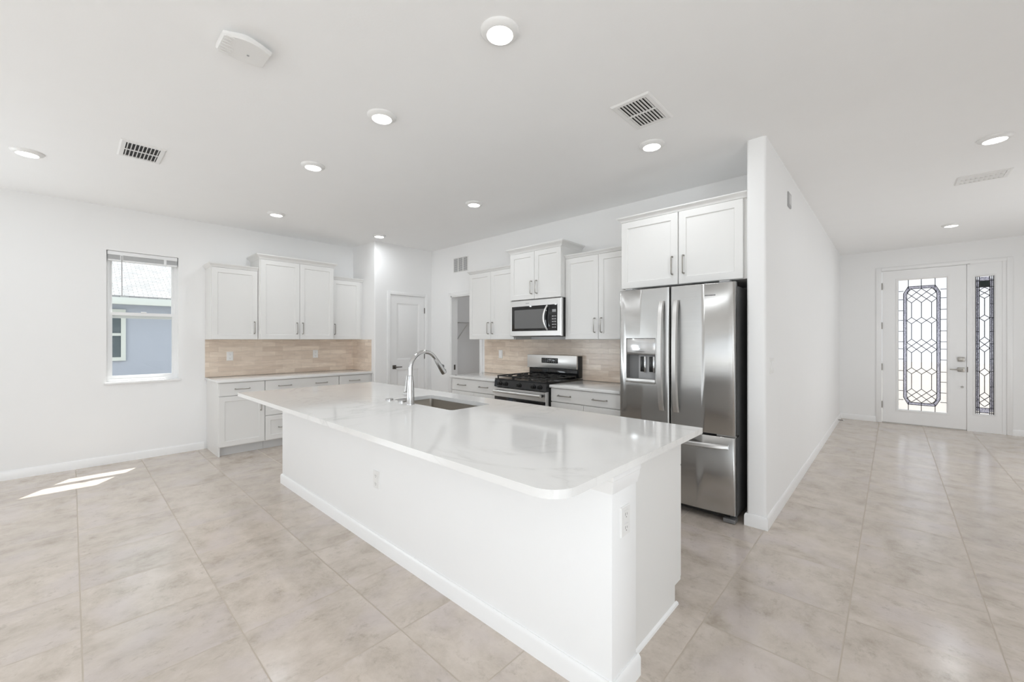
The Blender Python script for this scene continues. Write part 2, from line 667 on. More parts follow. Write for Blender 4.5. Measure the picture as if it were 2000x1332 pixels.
FD0, FD1, FDZ = -0.125, 0.818, 2.50       # front door opening
SL0, SL1 = 0.865, 1.135
m = MB(fr_y(YF))
m.box(XW0, FD0 - 0.03, -0.16, 0, 0, H).box(SL1 + 0.03, XR, -0.16, 0, 0, H).box(FD0 - 0.03, SL1 + 0.03, -0.16, 0, FDZ + 0.02, H)
struct(m.build('wall_front', 'wall'), 'white end wall of the hall with the front door', 'wall')
m = MB()
m.box(XR, XR + 0.15, YB, -2.8, 0, H).box(XR, XR + 0.15, -2.8, 0.4, 0, 0.55).box(XR, XR + 0.15, -2.8, 0.4, 2.35, H).box(XR, XR + 0.15, 0.4, YF, 0, H)
struct(m.build('wall_right', 'wall'), 'white side wall of the great room', 'wall')
m = MB()
SD0, SD1 = -2.8, 2.1
m.box(XL, SD0, YB - 0.15, YB, 0, H).box(SD1, XR, YB - 0.15, YB, 0, H).box(SD0, SD1, YB - 0.15, YB, 2.45, H)
struct(m.build('wall_rear', 'wall'), 'white rear wall around the sliding doors', 'wall')
m = MB()
for a in (SD0, SD0 + 1.61, SD0 + 3.22, SD1 - 0.06):
    m.box(a, a + 0.06, YB - 0.12, YB - 0.04, 0, 2.45)
m.box(SD0, SD1, YB - 0.12, YB - 0.04, 2.38, 2.45).box(SD0, SD1, YB - 0.12, YB - 0.04, 0, 0.06)
struct(m.build('window_3', 'vinyl'), 'white framed sliding doors in the rear wall', 'window')
# utility room seen through the open doorway
m = MB()
m.box(-5.62, -5.52, YR + 0.12, 6.6, 0, H).box(-5.62, -3.0, 6.6, 6.7, 0, H).box(-3.1, -3.0, YR + 0.12, 6.6, 0, H)
struct(m.build('wall_utility', 'wall'), 'white walls of the room beyond the open doorway', 'wall')

# baseboards
BB = [(0, 0), (0.0135, 0), (0.0135, 0.072), (0.009, 0.086), (0.005, 0.09), (0, 0.09)]


def baseboard(name, segs, label):
    mb = MB()
    for path in segs:
        mb.sweep(BB, path)
    struct(mb.build(name, 'trim'), label, 'baseboard')


baseboard('baseboard_left', [[(XL, YB, 1, 0), (XL, 1.135, 1, 0)]], 'white baseboard under the window wall')
baseboard('baseboard_hall', [[(XW0, YR - 0.7 + 0.03, -1, 0), (XW0, YW, -1, -1), (XW1, YW, 1, -1), (XW1, YF, 1, 0)]], 'white baseboard along the hall wall and round its end')
baseboard('baseboard_front', [[(XW1, YF, 0, -1), (FD0 - 0.075, YF, 0, -1)], [(SL1 + 0.095, YF, 0, -1), (XR, YF, 0, -1)]], 'white baseboard beside the front door')
baseboard('baseboard_pantry', [[(XD, 3.1, 1, 0), (XD, 3.28, 1, 0)]], 'white baseboard beside the pantry door')

# casing round the open doorway
tf = fr_y(YR)
m = MB(tf)
m.box(DX0 - 0.055, DX0, 0, 0.014, 0, DZ + 0.055, 0.003).box(DX1, DX1 + 0.055, 0, 0.014, 0, DZ + 0.055, 0.003).box(DX0, DX1, 0, 0.014, DZ, DZ + 0.055, 0.003)
m.box(DX0, DX0 + 0.016, -0.12, 0.004, 0, DZ).box(DX1 - 0.016, DX1, -0.12, 0.004, 0, DZ).box(DX0, DX1, -0.12, 0.004, DZ - 0.016, DZ)
t1 = struct(m.build('trim_1', 'trim'), 'white jamb and casing of the open doorway', 'trim')
MB(tf).box(DX0 + 0.0165, DX0 + 0.019, -0.075, -0.045, 0.89, 0.97).build('strike_plate', 'bronze', t1, 'dark strike plate')

# wire shelf in the utility room
t = thing('wire_shelf', 'wire shelf with diagonal brackets in the dim room beyond the doorway', 'shelf', (-5.52, 5.0, 1.66))
m = MB()
for i in range(13):
    x = -5.51 + i * 0.024
    m.tube([(x, 4.3, 1.66), (x, 6.5, 1.66)], 0.0025, 6)
m.tube([(-5.22, 4.3, 1.635), (-5.22, 6.5, 1.635)], 0.004, 6)
for i in range(36):
    y = 4.3 + i * 0.0628
    m.tube([(-5.515, y, 1.664), (-5.222, y, 1.664), (-5.22, y, 1.635)], 0.002, 5)
m.build('deck', 'wire', t)
for y in (4.55, 5.7):
    MB().tube([(-5.23, y, 1.65), (-5.515, y, 1.38)], 0.009, 8).build('bracket', 'wire', t)

# ------------------------------------------------------------------ window in the left wall
xg = XL - 0.115
w1 = thing('window_1', 'white single-hung window in the left wall looking onto the house next door', 'window', (XL, 0.57, WZ0), kind='structure')
tf = fr_x(xg)
m = MB(tf)
m.loft([(WY0, WY1, WZ0, WZ1, -0.03), (WY0, WY1, WZ0, WZ1, 0.045), (WY0 + 0.03, WY1 - 0.03, WZ0 + 0.03, WZ1 - 0.03, 0.045), (WY0 + 0.03, WY1 - 0.03, WZ0 + 0.03, WZ1 - 0.03, -0.03)], True)
m.build('window_frame', 'vinyl', w1)
zr = 1.645
for nm, z0, z1, d in (('upper_sash', zr - 0.03, WZ1 - 0.03, -0.005), ('lower_sash', WZ0 + 0.03, zr + 0.035, 0.022)):
    i, r = 0.03, 0.034
    m = MB(tf)
    m.loft([(WY0 + i, WY1 - i, z0, z1, d - 0.02), (WY0 + i, WY1 - i, z0, z1, d + 0.014), (WY0 + i + r * 0.6, WY1 - i - r * 0.6, z0 + r, z1 - r, d + 0.014), (WY0 + i + r * 0.6, WY1 - i - r * 0.6, z0 + r, z1 - r, d - 0.02)], True)
    s = m.build(nm, 'vinyl', w1)
    MB(tf).box(WY0 + i + 0.018, WY1 - i - 0.018, d - 0.006, d - 0.002, z0 + r - 0.004, z1 - r + 0.004).build('glass_pane', 'pane', s)
MB(tf).box(0.55, 0.60, 0.036, 0.05, zr + 0.034, zr + 0.046, 0.003).build('sash_lock', 'vinyl', w1)
m = MB(fr_x(XL))
m.box(WY0 - 0.02, WY1 + 0.025, -0.075, 0.022, WZ0 - 0.022, WZ0 + 0.002, 0.004)
m.build('window_sill', 'trim', w1)
# raised blind
tf = fr_x(XL - 0.062)
b = thing('window_blind', 'white horizontal blind pulled fully up at the top of the left window', 'blind', (XL - 0.05, 0.57, WZ1))
MB(tf).box(WY0 + 0.008, WY1 - 0.008, 0.0, 0.05, 2.315, 2.357, 0.003).build('head_rail', 'vinyl', b)
m = MB(tf)
for i in range(8):
    m.box(WY0 + 0.012, WY1 - 0.012, 0.0, 0.05, 2.268 + i * 0.0058, 2.2705 + i * 0.0058)
m.build('slat_stack', 'vinyl', b)
MB(tf).box(WY0 + 0.012, WY1 - 0.012, 0.0, 0.05, 2.248, 2.266, 0.004).build('bottom_rail', 'vinyl', b)
MB(tf).tube([(0.385, 0.058, 2.31), (0.387, 0.06, 1.86)], 0.0042, 8).build('tilt_wand', 'grey', b)
for y in (0.385, 0.76):
    MB(tf).box(y - 0.012, y + 0.012, 0.0505, 0.052, 2.25, 2.315).build('ladder_tape', 'vinyl', b)

# ------------------------------------------------------------------ outdoors
struct(MB().box(-40, 30, -40, 40, -0.35, -0.2).build('ground', 'ground'), 'pale ground outside between the two houses', 'ground')
struct(MB().box(-1.6, 2.8, YF + 0.17, 10.5, 2.75, 2.95).build('trim_2', 'fascia'), 'porch roof edge outside the front door', 'porch roof')
XN = -10.5
n = thing('neighbor_house', 'blue-grey stucco house with pale shingle roof outside the window', 'house', (XN, 1.0, -0.2))
MB().box(XN - 6, XN, -6, 8, -0.2, 2.06).build('wall', 'stucco', n)
m = MB()
m.prism([(XN + 0.40, 2.13), (XN + 0.40, 2.16), (XN - 3.2, 3.85), (XN - 6.8, 2.16), (XN - 6.8, 2.13), (XN - 3.2, 3.80)], -6.4, 8.4)
m.build('roof', 'shingle', n)
m = MB()
m.box(XN + 0.34, XN + 0.41, -6.4, 8.4, 2.005, 2.13, 0.006).box(XN, XN + 0.34, -6.4, 8.4, 2.04, 2.06)
m.build('fascia', 'fascia', n)
tf = fr_x(XN)
f = MB(tf).loft([(-0.42, 0.69, 0.98, 1.93, 0), (-0.42, 0.69, 0.98, 1.93, 0.05), (-0.36, 0.625, 1.045, 1.865, 0.05), (-0.36, 0.625, 1.045, 1.865, 0.0)], True).build('window', 'fascia', n)
MB(tf).box(-0.36, 0.625, 0.006, 0.012, 1.045, 1.865).build('pane', 'darkpane', f)
MB(tf).box(-0.36, 0.625, 0.012, 0.04, 1.44, 1.49).build('meeting_rail', 'fascia', f)

# ------------------------------------------------------------------ cabinet builders
PULL = 0.148


def pull(tf, a, z, d, vertical, parent, length=PULL):
    mb = MB(tf)
    h = length / 2
    st = 0.030
    rc = 0.008
    if vertical:
        pts = [(a, d, z - h), (a, d + st - rc, z - h), (a, d + st, z - h + rc), (a, d + st, z + h - rc), (a, d + st - rc, z + h), (a, d, z + h)]
    else:
        pts = [(a - h, d, z), (a - h, d + st - rc, z), (a - h + rc, d + st, z), (a + h - rc, d + st, z), (a + h, d + st - rc, z), (a + h, d, z)]
    mb.tube(pts, 0.0052, 8)
    ends = [(a, z - h), (a, z + h)] if vertical else [(a - h, z), (a + h, z)]
    for p, q in ends:
        mb.lathe([(0.008, d), (0.008, d + 0.003)], (p, 0, q), 'd', 10)
    return mb.build('handle', 'nickel', parent, 'brushed nickel bar pull')


def shaker(tf, a0, a1, z0, z1, d, parent, name, rail=0.058, mat='cab'):
    t_ = 0.02
    r = min(rail, (z1 - z0) * 0.3)
    mb = MB(tf)
    mb.loft([(a0, a1, z0, z1, d), (a0, a1, z0, z1, d + t_ - 0.002), (a0 + 0.002, a1 - 0.002, z0 + 0.002, z1 - 0.002, d + t_),
             (a0 + rail, a1 - rail, z0 + r, z1 - r, d + t_), (a0 + rail + 0.002, a1 - rail - 0.002, z0 + r + 0.002, z1 - r - 0.002, d + t_ - 0.003),
             (a0 + rail + 0.004, a1 - rail - 0.004, z0 + r + 0.004, z1 - r - 0.004, d + t_ - 0.010)])
    return mb.build(name, mat, parent)


def slab_front(tf, a0, a1, z0, z1, d, parent, name):
    mb = MB(tf)
    mb.loft([(a0, a1, z0, z1, d), (a0, a1, z0, z1, d + 0.018), (a0 + 0.002, a1 - 0.002, z0 + 0.002, z1 - 0.002, d + 0.02)])
    return mb.build(name, 'cab', parent)


def crown(tf, a0, a1, depth, z0, h, out, parent, left=True, right=True):
    pr = [(-0.012, z0), (0.004, z0), (0.006, z0 + h * 0.12), (out * 0.45, z0 + h * 0.5), (out * 0.85, z0 + h * 0.72), (out * 0.88, z0 + h * 0.8), (out, z0 + h * 0.82), (out, z0 + h), (-0.012, z0 + h)]
    path = []
    if left:
        path.append((a0, 0.003, -1, 0))
        path.append((a0, depth, -1, 1))
    else:
        path.append((a0, depth, 0, 1))
    if right:
        path.append((a1, depth, 1, 1))
        path.append((a1, 0.003, 1, 0))
    else:
        path.append((a1, depth, 0, 1))
    mb = MB(tf)
    mb.sweep(pr, path)
    return mb.build('crown_molding', 'cab', parent)


def upper(tf, label, a0, a1, z0, z1, depth, doors, pulls, cr, base_loc, group, fill=0.0, pz=None):
    """doors: list of (a0, a1); pulls: list of a positions; cr = (height, out, left, right)"""
    t_ = thing('wall_cabinet', label, 'cabinet', base_loc, group)
    mb = MB(tf)
    mb.box(a0, a1, 0.002, depth, z0, z1, 0.0012, 1)
    if fill:
        mb.box(a1, a1 + fill, 0.002, depth - 0.004, z0, z1)
    mb.build('body', 'cab', t_)
    for (p, q), ph in zip(doors, pulls):
        dr = shaker(tf, p, q, z0 + 0.003, z1 - 0.012, depth + 0.0015, t_, 'door')
        pull(tf, ph, pz if pz else z0 + 0.15, depth + 0.0215, True, dr)
    crown(tf, a0, a1 + fill, depth + 0.012, z1 - 0.008, cr[0], cr[1], t_, cr[2], cr[3])
    return t_


def base(tf, label, a0, a1, depth, fronts, base_loc, group, side0=False, side1=False):
    """fronts: ('drawer'|'door', a0, a1, z0, z1, [(pull a, pull z, vertical)])"""
    t_ = thing('base_cabinet', label, 'cabinet', base_loc, group)
    mb = MB(tf)
    mb.box(a0, a1, 0.002, depth, 0.105, CB - 0.002, 0.0012, 1)
    if side0:
        mb.box(a0, a0 + 0.018, 0.002, depth, 0.0, 0.105)
    if side1:
        mb.box(a1 - 0.018, a1, 0.002, depth, 0.0, 0.105)
    mb.build('body', 'cab', t_)
    MB(tf).box(a0 + (0.018 if side0 else 0), a1 - (0.018 if side1 else 0), 0.002, depth - 0.06, 0.0, 0.1045).build('toe_kick', 'toe', t_)
    for kind, p, q, z0, z1, ps in fronts:
        fn = slab_front if (z1 - z0) < 0.2 else shaker
        o = fn(tf, p, q, z0, z1, depth + 0.0015, t_, kind)
        for (a, z, vert) in ps:
            pull(tf, a, z, depth + 0.0215, vert, o)
    return t_


# ------------------------------------------------------------------ left run of cabinets
TL = fr_x(XL)
UD = 0.308        # upper carcass depth (door adds 0.0215)
GU = 'upper cabinets on the window wall'
upper(TL, 'single-door white upper cabinet nearest the window', 1.147, 1.640, 1.372, 2.262, UD, [(1.151, 1.637)], [1.600], (0.045, 0.030, True, False), (XL, 1.39, 1.372), GU)
upper(TL, 'taller double-door white upper cabinet in the middle of the window wall run', 1.642, 2.590, 1.372, 2.415, UD + 0.075, [(1.652, 2.121), (2.125, 2.584)], [2.086, 2.160], (0.06, 0.048, True, True), (XL, 2.11, 1.372), GU)
upper(TL, 'single-door white upper cabinet against the return wall beside the pantry door', 2.592, 3.030, 1.372, 2.262, UD, [(2.596, 3.026)], [2.632], (0.045, 0.030, False, False), (XL, 2.81, 1.372), GU, fill=0.043)
BD = 0.588
GB = 'base cabinets on the window wall'
base(TL, 'white base cabinet with one drawer over one door nearest the window', 1.160, 1.640, BD,
     [('drawer', 1.164, 1.637, 0.708, 0.858, [(1.400, 0.783, False)]), ('door', 1.164, 1.637, 0.115, 0.700, [(1.595, 0.575, True)])], (XL, 1.4, 0), GB, side0=True)
base(TL, 'wide white three-drawer base cabinet in the middle of the window wall run', 1.642, 2.570, BD,
     [('drawer', 1.646, 2.567, 0.708, 0.858, [(1.870, 0.783, False), (2.330, 0.783, False)]), ('drawer', 1.646, 2.567, 0.425, 0.700, [(1.870, 0.60, False), (2.330, 0.60, False)]),
      ('drawer', 1.646, 2.567, 0.115, 0.417, [(1.870, 0.26, False), (2.330, 0.26, False)])], (XL, 2.1, 0), GB)
base(TL, 'white base cabinet with one drawer against the return wall', 2.572, 3.072, BD,
     [('drawer', 2.576, 3.030, 0.708, 0.858, [(2.797, 0.780, False)]), ('door', 2.576, 3.030, 0.115, 0.700, [(2.62, 0.575, True)])], (XL, 2.8, 0), GB)
m = MB()
m.box(XL + 0.001, XL + 0.635, 1.140, YP - 0.002, CB, CT, 0.003)
tag(m.build('countertop', 'quartz2'), 'white quartz countertop along the window wall below the tan tile', 'countertop')
m = MB()
m.box(XL + 0.0005, XL + 0.0095, 1.143, YP - 0.0005, CT + 0.0005, 1.3715).box(XL + 0.0095, -5.742, YP - 0.0095, YP - 0.0005, CT + 0.0005, 1.3715)
tag(m.build('backsplash', 'splash'), 'tan glazed brick-pattern tile backsplash under the window wall cabinets', 'backsplash')

# ------------------------------------------------------------------ range wall cabinets
TR = fr_y(YR)
GR = 'upper cabinets on the range wall'
UD2 = 0.313
upper(TR, 'double-door white upper cabinet beside the open doorway, left of the microwave', -4.312, -3.462, 1.372, 2.280, UD2, [(-4.308, -3.888), (-3.884, -3.466)], [-3.926, -3.846], (0.036, 0.030, True, False), (-3.89, YR, 1.372), GR)
upper(TR, 'shorter double-door white cabinet with tall crown above the microwave', -3.460, -2.688, 1.845, 2.420, UD2 + 0.075, [(-3.457, -3.076), (-3.072, -2.691)], [-3.115, -3.035], (0.06, 0.050, True, True), (-3.07, YR, 1.845), GR, pz=1.985)
upper(TR, 'double-door white upper cabinet between the microwave and the refrigerator', -2.686, -1.838, 1.372, 2.280, UD2, [(-2.682, -2.264), (-2.260, -1.842)], [-2.303, -2.222], (0.036, 0.030, False, False), (-2.26, YR, 1.372), GR)
upper(TR, 'deep double-door white cabinet above the refrigerator', -1.836, -0.795, 1.832, 2.452, 0.622, [(-1.832, -1.318), (-1.310, -0.828)], [-1.362, -1.268], (0.042, 0.038, True, False), (-1.31, YR, 1.832), GR, pz=1.995)
GQ = 'base cabinets on the range wall'
base(TR, 'white base cabinet between the open doorway and the range', -4.312, -3.440, 0.62,
     [('drawer', -4.308, -3.444, 0.708, 0.858, [(-4.10, 0.783, False), (-3.69, 0.783, False)]), ('door', -4.308, -3.878, 0.115, 0.700, [(-3.925, 0.575, True)]), ('door', -3.874, -3.444, 0.115, 0.700, [(-3.825, 0.575, True)])],
     (-3.88, YR, 0), GQ, side0=True)
base(TR, 'white base cabinet between the range and the refrigerator', -2.655, -1.840, 0.62,
     [('drawer', -2.651, -1.844, 0.722, 0.858, [(-2.475, 0.788, False), (-2.06, 0.788, False)]), ('door', -2.651, -2.249, 0.115, 0.712, [(-2.295, 0.575, True)]), ('door', -2.245, -1.844, 0.115, 0.712, [(-2.20, 0.575, True)])],
     (-2.25, YR, 0), GQ, side1=True)
tag(MB(TR).box(-4.335, -3.438, 0.002, 0.665, CB, CT, 0.003).build('countertop', 'quartz2'), 'short white quartz countertop left of the range', 'countertop')
tag(MB(TR).box(-2.657, -1.838, 0.002, 0.665, CB, CT, 0.003).build('countertop', 'quartz2'), 'short white quartz countertop right of the range', 'countertop')
tag(MB(TR).box(-4.345, -1.838, 0.0005, 0.0095, CT + 0.0005, 1.3715).build('backsplash', 'splash'), 'tan glazed brick-pattern tile backsplash behind the range', 'backsplash')

# ------------------------------------------------------------------ range
RX0, RX1, RYF = -3.432, -2.663, 3.41
t = thing('gas_range', 'stainless and black freestanding gas range under the microwave', 'range', (-3.05, 3.75, 0))
tf = fr_y(YR)
DF = YR - RYF      # front depth
m = MB(tf)
m.box(RX0, RX1, 0.012, DF - 0.03, 0.03, 0.905, 0.003)
m.build('body', 'black', t)
m = MB(tf)
m.loft([(RX0, RX1, 0.0, 0.0, 0)] if False else [(RX0 + 0.001, RX1 - 0.001, 0.905, 0.9052, 0.02), (RX0 + 0.001, RX1 - 0.001, 0.905, 0.9052, DF - 0.02)])
m.bm.free()
m = MB(tf)
m.box(RX0, RX1, 0.10, DF + 0.012, 0.905, 0.918, 0.004)
m.build('cooktop', 'black', t)
m = MB(tf)                                       # sloped knob panel
m.prism([(0, 0), (1, 0), (1, 1), (0, 1)], 0, 1)
m.bm.clear()
pts = [(DF - 0.03, 0.822), (DF + 0.022, 0.822), (DF + 0.012, 0.904), (DF - 0.03, 0.904)]
A = [m._v(RX0, p, q) for p, q in pts]
B = [m._v(RX1, p, q) for p, q in pts]
m.bm.faces.new(A)
m.bm.faces.new(B[::-1])
for i in range(4):
    m.bm.faces.new([A[i], B[i], B[(i + 1) % 4], A[(i + 1) % 4]])
cp = m.build('control_panel', 'blackglass', t)
for a in (-3.345, -3.255, -3.047, -2.84, -2.75):
    m = MB(tf)
    m.lathe([(0.026, DF + 0.013), (0.026, DF + 0.022), (0.020, DF + 0.025), (0.018, DF + 0.046), (0.015, DF + 0.050)], (a, 0, 0.862), 'd', 24)
    m.box(a - 0.005, a + 0.005, DF + 0.03, DF + 0.056, 0.845, 0.879, 0.002)
    m.build('knob', 'black', t)
d = MB(tf)
d.loft([(RX0 + 0.003, RX1 - 0.003, 0.205, 0.815, DF - 0.028), (RX0 + 0.003, RX1 - 0.003, 0.205, 0.815, DF + 0.016), (RX0 + 0.007, RX1 - 0.007, 0.209, 0.811, DF + 0.02)])
dr = d.build('oven_door', 'steel_light', t)
MB(tf).box(RX0 + 0.006, RX1 - 0.006, DF + 0.02, DF + 0.0235, 0.215, 0.712, 0.002).build('door_glass', 'blackglass', dr)
m = MB(tf)
m.tube([(RX0 + 0.035, DF + 0.068, 0.775), (RX1 - 0.035, DF + 0.068, 0.775)], 0.0165, 16)
m.build('handle', 'steel_light', dr)
for a in (RX0 + 0.05, RX1 - 0.05):
    MB(tf).box(a - 0.013, a + 0.013, DF + 0.02, DF + 0.07, 0.76, 0.79, 0.004).build('handle_mount', 'black', dr)
m = MB(tf)
m.loft([(RX0 + 0.003, RX1 - 0.003, 0.035, 0.195, DF - 0.028), (RX0 + 0.003, RX1 - 0.003, 0.035, 0.195, DF + 0.014), (RX0 + 0.007, RX1 - 0.007, 0.039, 0.191, DF + 0.018)])
m.build('storage_drawer', 'steel_light', t)
# back guard
m = MB(tf)
m.box(RX0 + 0.012, RX1 - 0.004, 0.012, 0.088, 0.918, 1.175, 0.003)
m.build('back_guard', 'black', t)
m = MB(tf)
m.box(RX0, RX1 - 0.012, 0.0885, 0.120, 1.020, 1.181, 0.007)
bp = m.build('back_panel', 'steel_light', t)
MB(tf).box(-3.195, -2.945, 0.120, 0.1225, 1.082, 1.146, 0.001).build('display', 'blackglass', bp)
m = MB(tf)
for i in range(7):
    a = -3.178 + i * 0.033
    for z in (1.095, 1.112, 1.129):
        if i == 3 and z > 1.1:
            continue
        m.box(a, a + 0.017, 0.1225, 0.1229, z, z + 0.0045)
m.box(-3.088, -3.045, 0.1225, 0.1229, 1.116, 1.136)
m.build('display_marks', 'display', bp)
MB(tf).box(RX0 + 0.02, RX1 - 0.02, 0.0885, 0.098, 0.925, 1.012, 0.002).build('vent_strip', 'blackglass', t)
# burners and grates
for a, dd, r in ((-3.25, 0.22, 0.036), (-2.85, 0.22, 0.042), (-3.25, 0.50, 0.046), (-2.85, 0.50, 0.052), (-3.05, 0.36, 0.04)):
    m = MB(tf)
    m.lathe([(r + 0.012, 0.918), (r + 0.012, 0.923), (r, 0.925), (r, 0.933), (r * 0.85, 0.936), (0, 0.936)], (a, dd, 0), 'z', 24)
    m.build('burner', 'iron', t)
gw = (RX1 - RX0 - 0.03) / 3
for i in range(3):
    a0 = RX0 + 0.012 + i * (gw + 0.003)
    a1 = a0 + gw
    m = MB(tf)
    for a in (a0 + 0.006, a1 - 0.006):
        m.box(a - 0.006, a + 0.006, 0.125, DF - 0.015, 0.938, 0.952, 0.003)
    for dd in (0.131, 0.36, DF - 0.021):
        m.box(a0, a1, dd - 0.006, dd + 0.006, 0.938, 0.952, 0.003)
    for dd in (0.22, 0.50):
        m.box(a0, a0 + gw * 0.36, dd - 0.005, dd + 0.005, 0.940, 0.952, 0.002).box(a1 - gw * 0.36, a1, dd - 0.005, dd + 0.005, 0.940, 0.952, 0.002)
        c = (a0 + a1) / 2
        m.box(c - 0.005, c + 0.005, dd - 0.115, dd - 0.05, 0.940, 0.952, 0.002).box(c - 0.005, c + 0.005, dd + 0.05, dd + 0.115, 0.940, 0.952, 0.002)
    for a in (a0 + 0.006, a1 - 0.006):
        for dd in (0.135, DF - 0.025):
            m.box(a - 0.006, a + 0.006, dd - 0.006, dd + 0.006, 0.918, 0.94)
    m.build('grate', 'iron', t)
for a in (RX0 + 0.05, RX1 - 0.05):
    for dd in (0.06, DF - 0.08):
        MB(tf).lathe([(0.018, 0), (0.018, 0.03)], (a, dd, 0), 'z', 12).build('foot', 'black', t)

# ------------------------------------------------------------------ microwave
MX0, MX1, MZ0, MZ1 = -3.459, -2.686, 1.412, 1.8435
t = thing('microwave', 'stainless over-the-range microwave with black window above the range', 'microwave', (-3.07, YR, MZ0))
MB(tf).box(MX0 + 0.002, MX1 - 0.002, 0.0115, 0.372, MZ0 - 0.006, MZ1 - 0.002, 0.003).build('body', 'black', t)
m = MB(tf)
m.loft([(MX0, MX1, MZ0, MZ1 - 0.004, 0.373), (MX0, MX1, MZ0, MZ1 - 0.004, 0.405), (MX0 + 0.005, MX1 - 0.005, MZ0 + 0.005, MZ1 - 0.009, 0.41)])
fd = m.build('door', 'steel_light', t)
MB(tf).box(MX0 + 0.032, MX1 - 0.052, 0.41, 0.4125, 1.472, 1.768, 0.001).build('door_glass', 'blackglass', fd)
MB(tf).box(MX0 + 0.075, -2.925, 0.4125, 0.4133, 1.502, 1.725).build('window_screen', 'mesh', fd)
m = MB(tf)
hp = []
for i in range(13):
    s = i / 12
    hp.append((-2.872 - 0.030 * math.sin(s * math.pi), 0.418 + 0.034 * math.sin(s * math.pi) ** 0.6, 1.482 + s * 0.276))
m.tube(hp, [0.011 + 0.003 * math.sin(i / 12 * math.pi) for i in range(13)], 12)
m.build('handle', 'steel_light', fd)
MB(tf).box(-2.808, -2.755, 0.4125, 0.4132, 1.682, 1.712).build('clock_display', 'display', fd)
m = MB(tf)
for r in range(5):
    for c in range(3):
        m.box(-2.810 + c * 0.021, -2.797 + c * 0.021, 0.4125, 0.4130, 1.505 + r * 0.031, 1.517 + r * 0.031)
m.build('keypad_marks', 'grey', fd)
MB(tf).box(-3.205, -3.150, 0.41, 0.4106, 1.797, 1.806).build('badge', 'grey', fd)
m = MB(tf)
for i in range(14):
    m.box(MX0 + 0.06 + i * 0.047, MX0 + 0.095 + i * 0.047, 0.33, 0.36, MZ0 - 0.009, MZ0 - 0.006)
m.build('underside_vent', 'grey', t)

# ------------------------------------------------------------------ refrigerator
FX0, FX1, FY = -1.778, -0.847, 3.30
t = thing('refrigerator', 'stainless french-door refrigerator with ice and water dispenser', 'refrigerator', (-1.31, 3.7, 0))
m = MB()
m.box(FX0 + 0.008, FX1 - 0.008, FY + 0.092, 4.03, 0.035, 1.775, 0.004)
m.build('body', 'fridge_side', t)
FXC = (FX0 + FX1) / 2
tf = lambda a, d, z: Vector((a, FY + 0.08 - d + 0.020 * ((a - FXC) / 0.465) ** 2 * min(1.0, max(0.0, d / 0.08)), z))   # gently bowed front


def fdoor(a0, a1, z0, z1, hole=None):
    mb = MB(lambda a, d, z: Vector((a, -d, z)))
    e = 0.016
    T = 0.08
    rc = [(a0 + 0.004, a1 - 0.004, z0 + 0.002, z1 - 0.002, 0.0), (a0, a1, z0, z1, 0.006), (a0, a1, z0, z1, T - e)]
    for k in (30, 60, 90):
        s = e * (1 - math.cos(R(k)))
        rc.append((a0 + s, a1 - s, z0 + s * 0.35, z1 - s * 0.35, T - e + e * math.sin(R(k))))
    if hole:
        h0, h1, y0, y1 = hole
        rc += [(h0, h1, y0, y1, T), (h0 + 0.002, h1 - 0.002, y0 + 0.002, y1 - 0.002, T - 0.003), (h0 + 0.004, h1 - 0.004, y0 + 0.004, y1 - 0.004, T - 0.062)]
    mb.loft(rc)
    bmesh.ops.recalc_face_normals(mb.bm, faces=mb.bm.faces)
    n_ = 14
    for i in range(1, n_):                        # vertical cuts so the front can follow the bow
        x = a0 + 0.02 + (a1 - a0 - 0.04) * i / n_
        bmesh.ops.bisect_plane(mb.bm, geom=list(mb.bm.verts) + list(mb.bm.edges) + list(mb.bm.faces), plane_co=(x, 0, 0), plane_no=(1, 0, 0))
    for v in mb.bm.verts:                         # undo the straight chord, apply the arc
        d_ = v.co.y
        v.co = tf(v.co.x, -d_, v.co.z)
    return mb


HZ0, HZ1 = 1.003, 1.382
ld = fdoor(FX0, -1.3255, 0.655, 1.800, (-1.712, -1.441, HZ0, HZ1)).build('door', 'steel', t, 'left refrigerator door with dispenser')
rd = fdoor(-1.3175, FX1, 0.655, 1.800).build('door', 'steel', t, 'right refrigerator door')
fz = fdoor(FX0, FX1, 0.066, 0.643).build('freezer_drawer', 'steel', t)
T = 0.08


def fhandle(pts, parent, w=0.046, th=0.016):
    mb = MB(tf)
    rings = []
    n_ = len(pts)
    for a, dd, z, axis in pts:
        if axis == 'z':
            c = [(a - w / 2, dd, z), (a + w / 2, dd, z), (a + w / 2 - 0.008, dd + th, z), (a - w / 2 + 0.008, dd + th, z)]
        else:
            c = [(a, dd, z - w / 2), (a, dd, z + w / 2), (a, dd + th, z + w / 2 - 0.008), (a, dd + th, z - w / 2 + 0.008)]
        rings.append([mb._v(*p) for p in c])
    for p, q in zip(rings, rings[1:]):
        for i in range(4):
            mb.bm.faces.new([p[i], p[(i + 1) % 4], q[(i + 1) % 4], q[i]])
    mb.bm.faces.new(rings[0][::-1])
    mb.bm.faces.new(rings[-1])
    return mb.build('handle', 'steel_light', parent)


for a, par in ((-1.385, ld), (-1.266, rd)):
    pts = []
    for i in range(17):
        s = i / 16
        pts.append((a, T + 0.004 + 0.048 * math.sin(s * math.pi) ** 0.55, 0.790 + s * 0.895, 'z'))
    fhandle(pts, par)
pts = []
for i in range(17):
    s = i / 16
    pts.append((-1.735 + s * 0.845, T + 0.004 + 0.05 * math.sin(s * math.pi) ** 0.5, 0.570, 'a'))
fhandle(pts, fz, 0.036, 0.014)
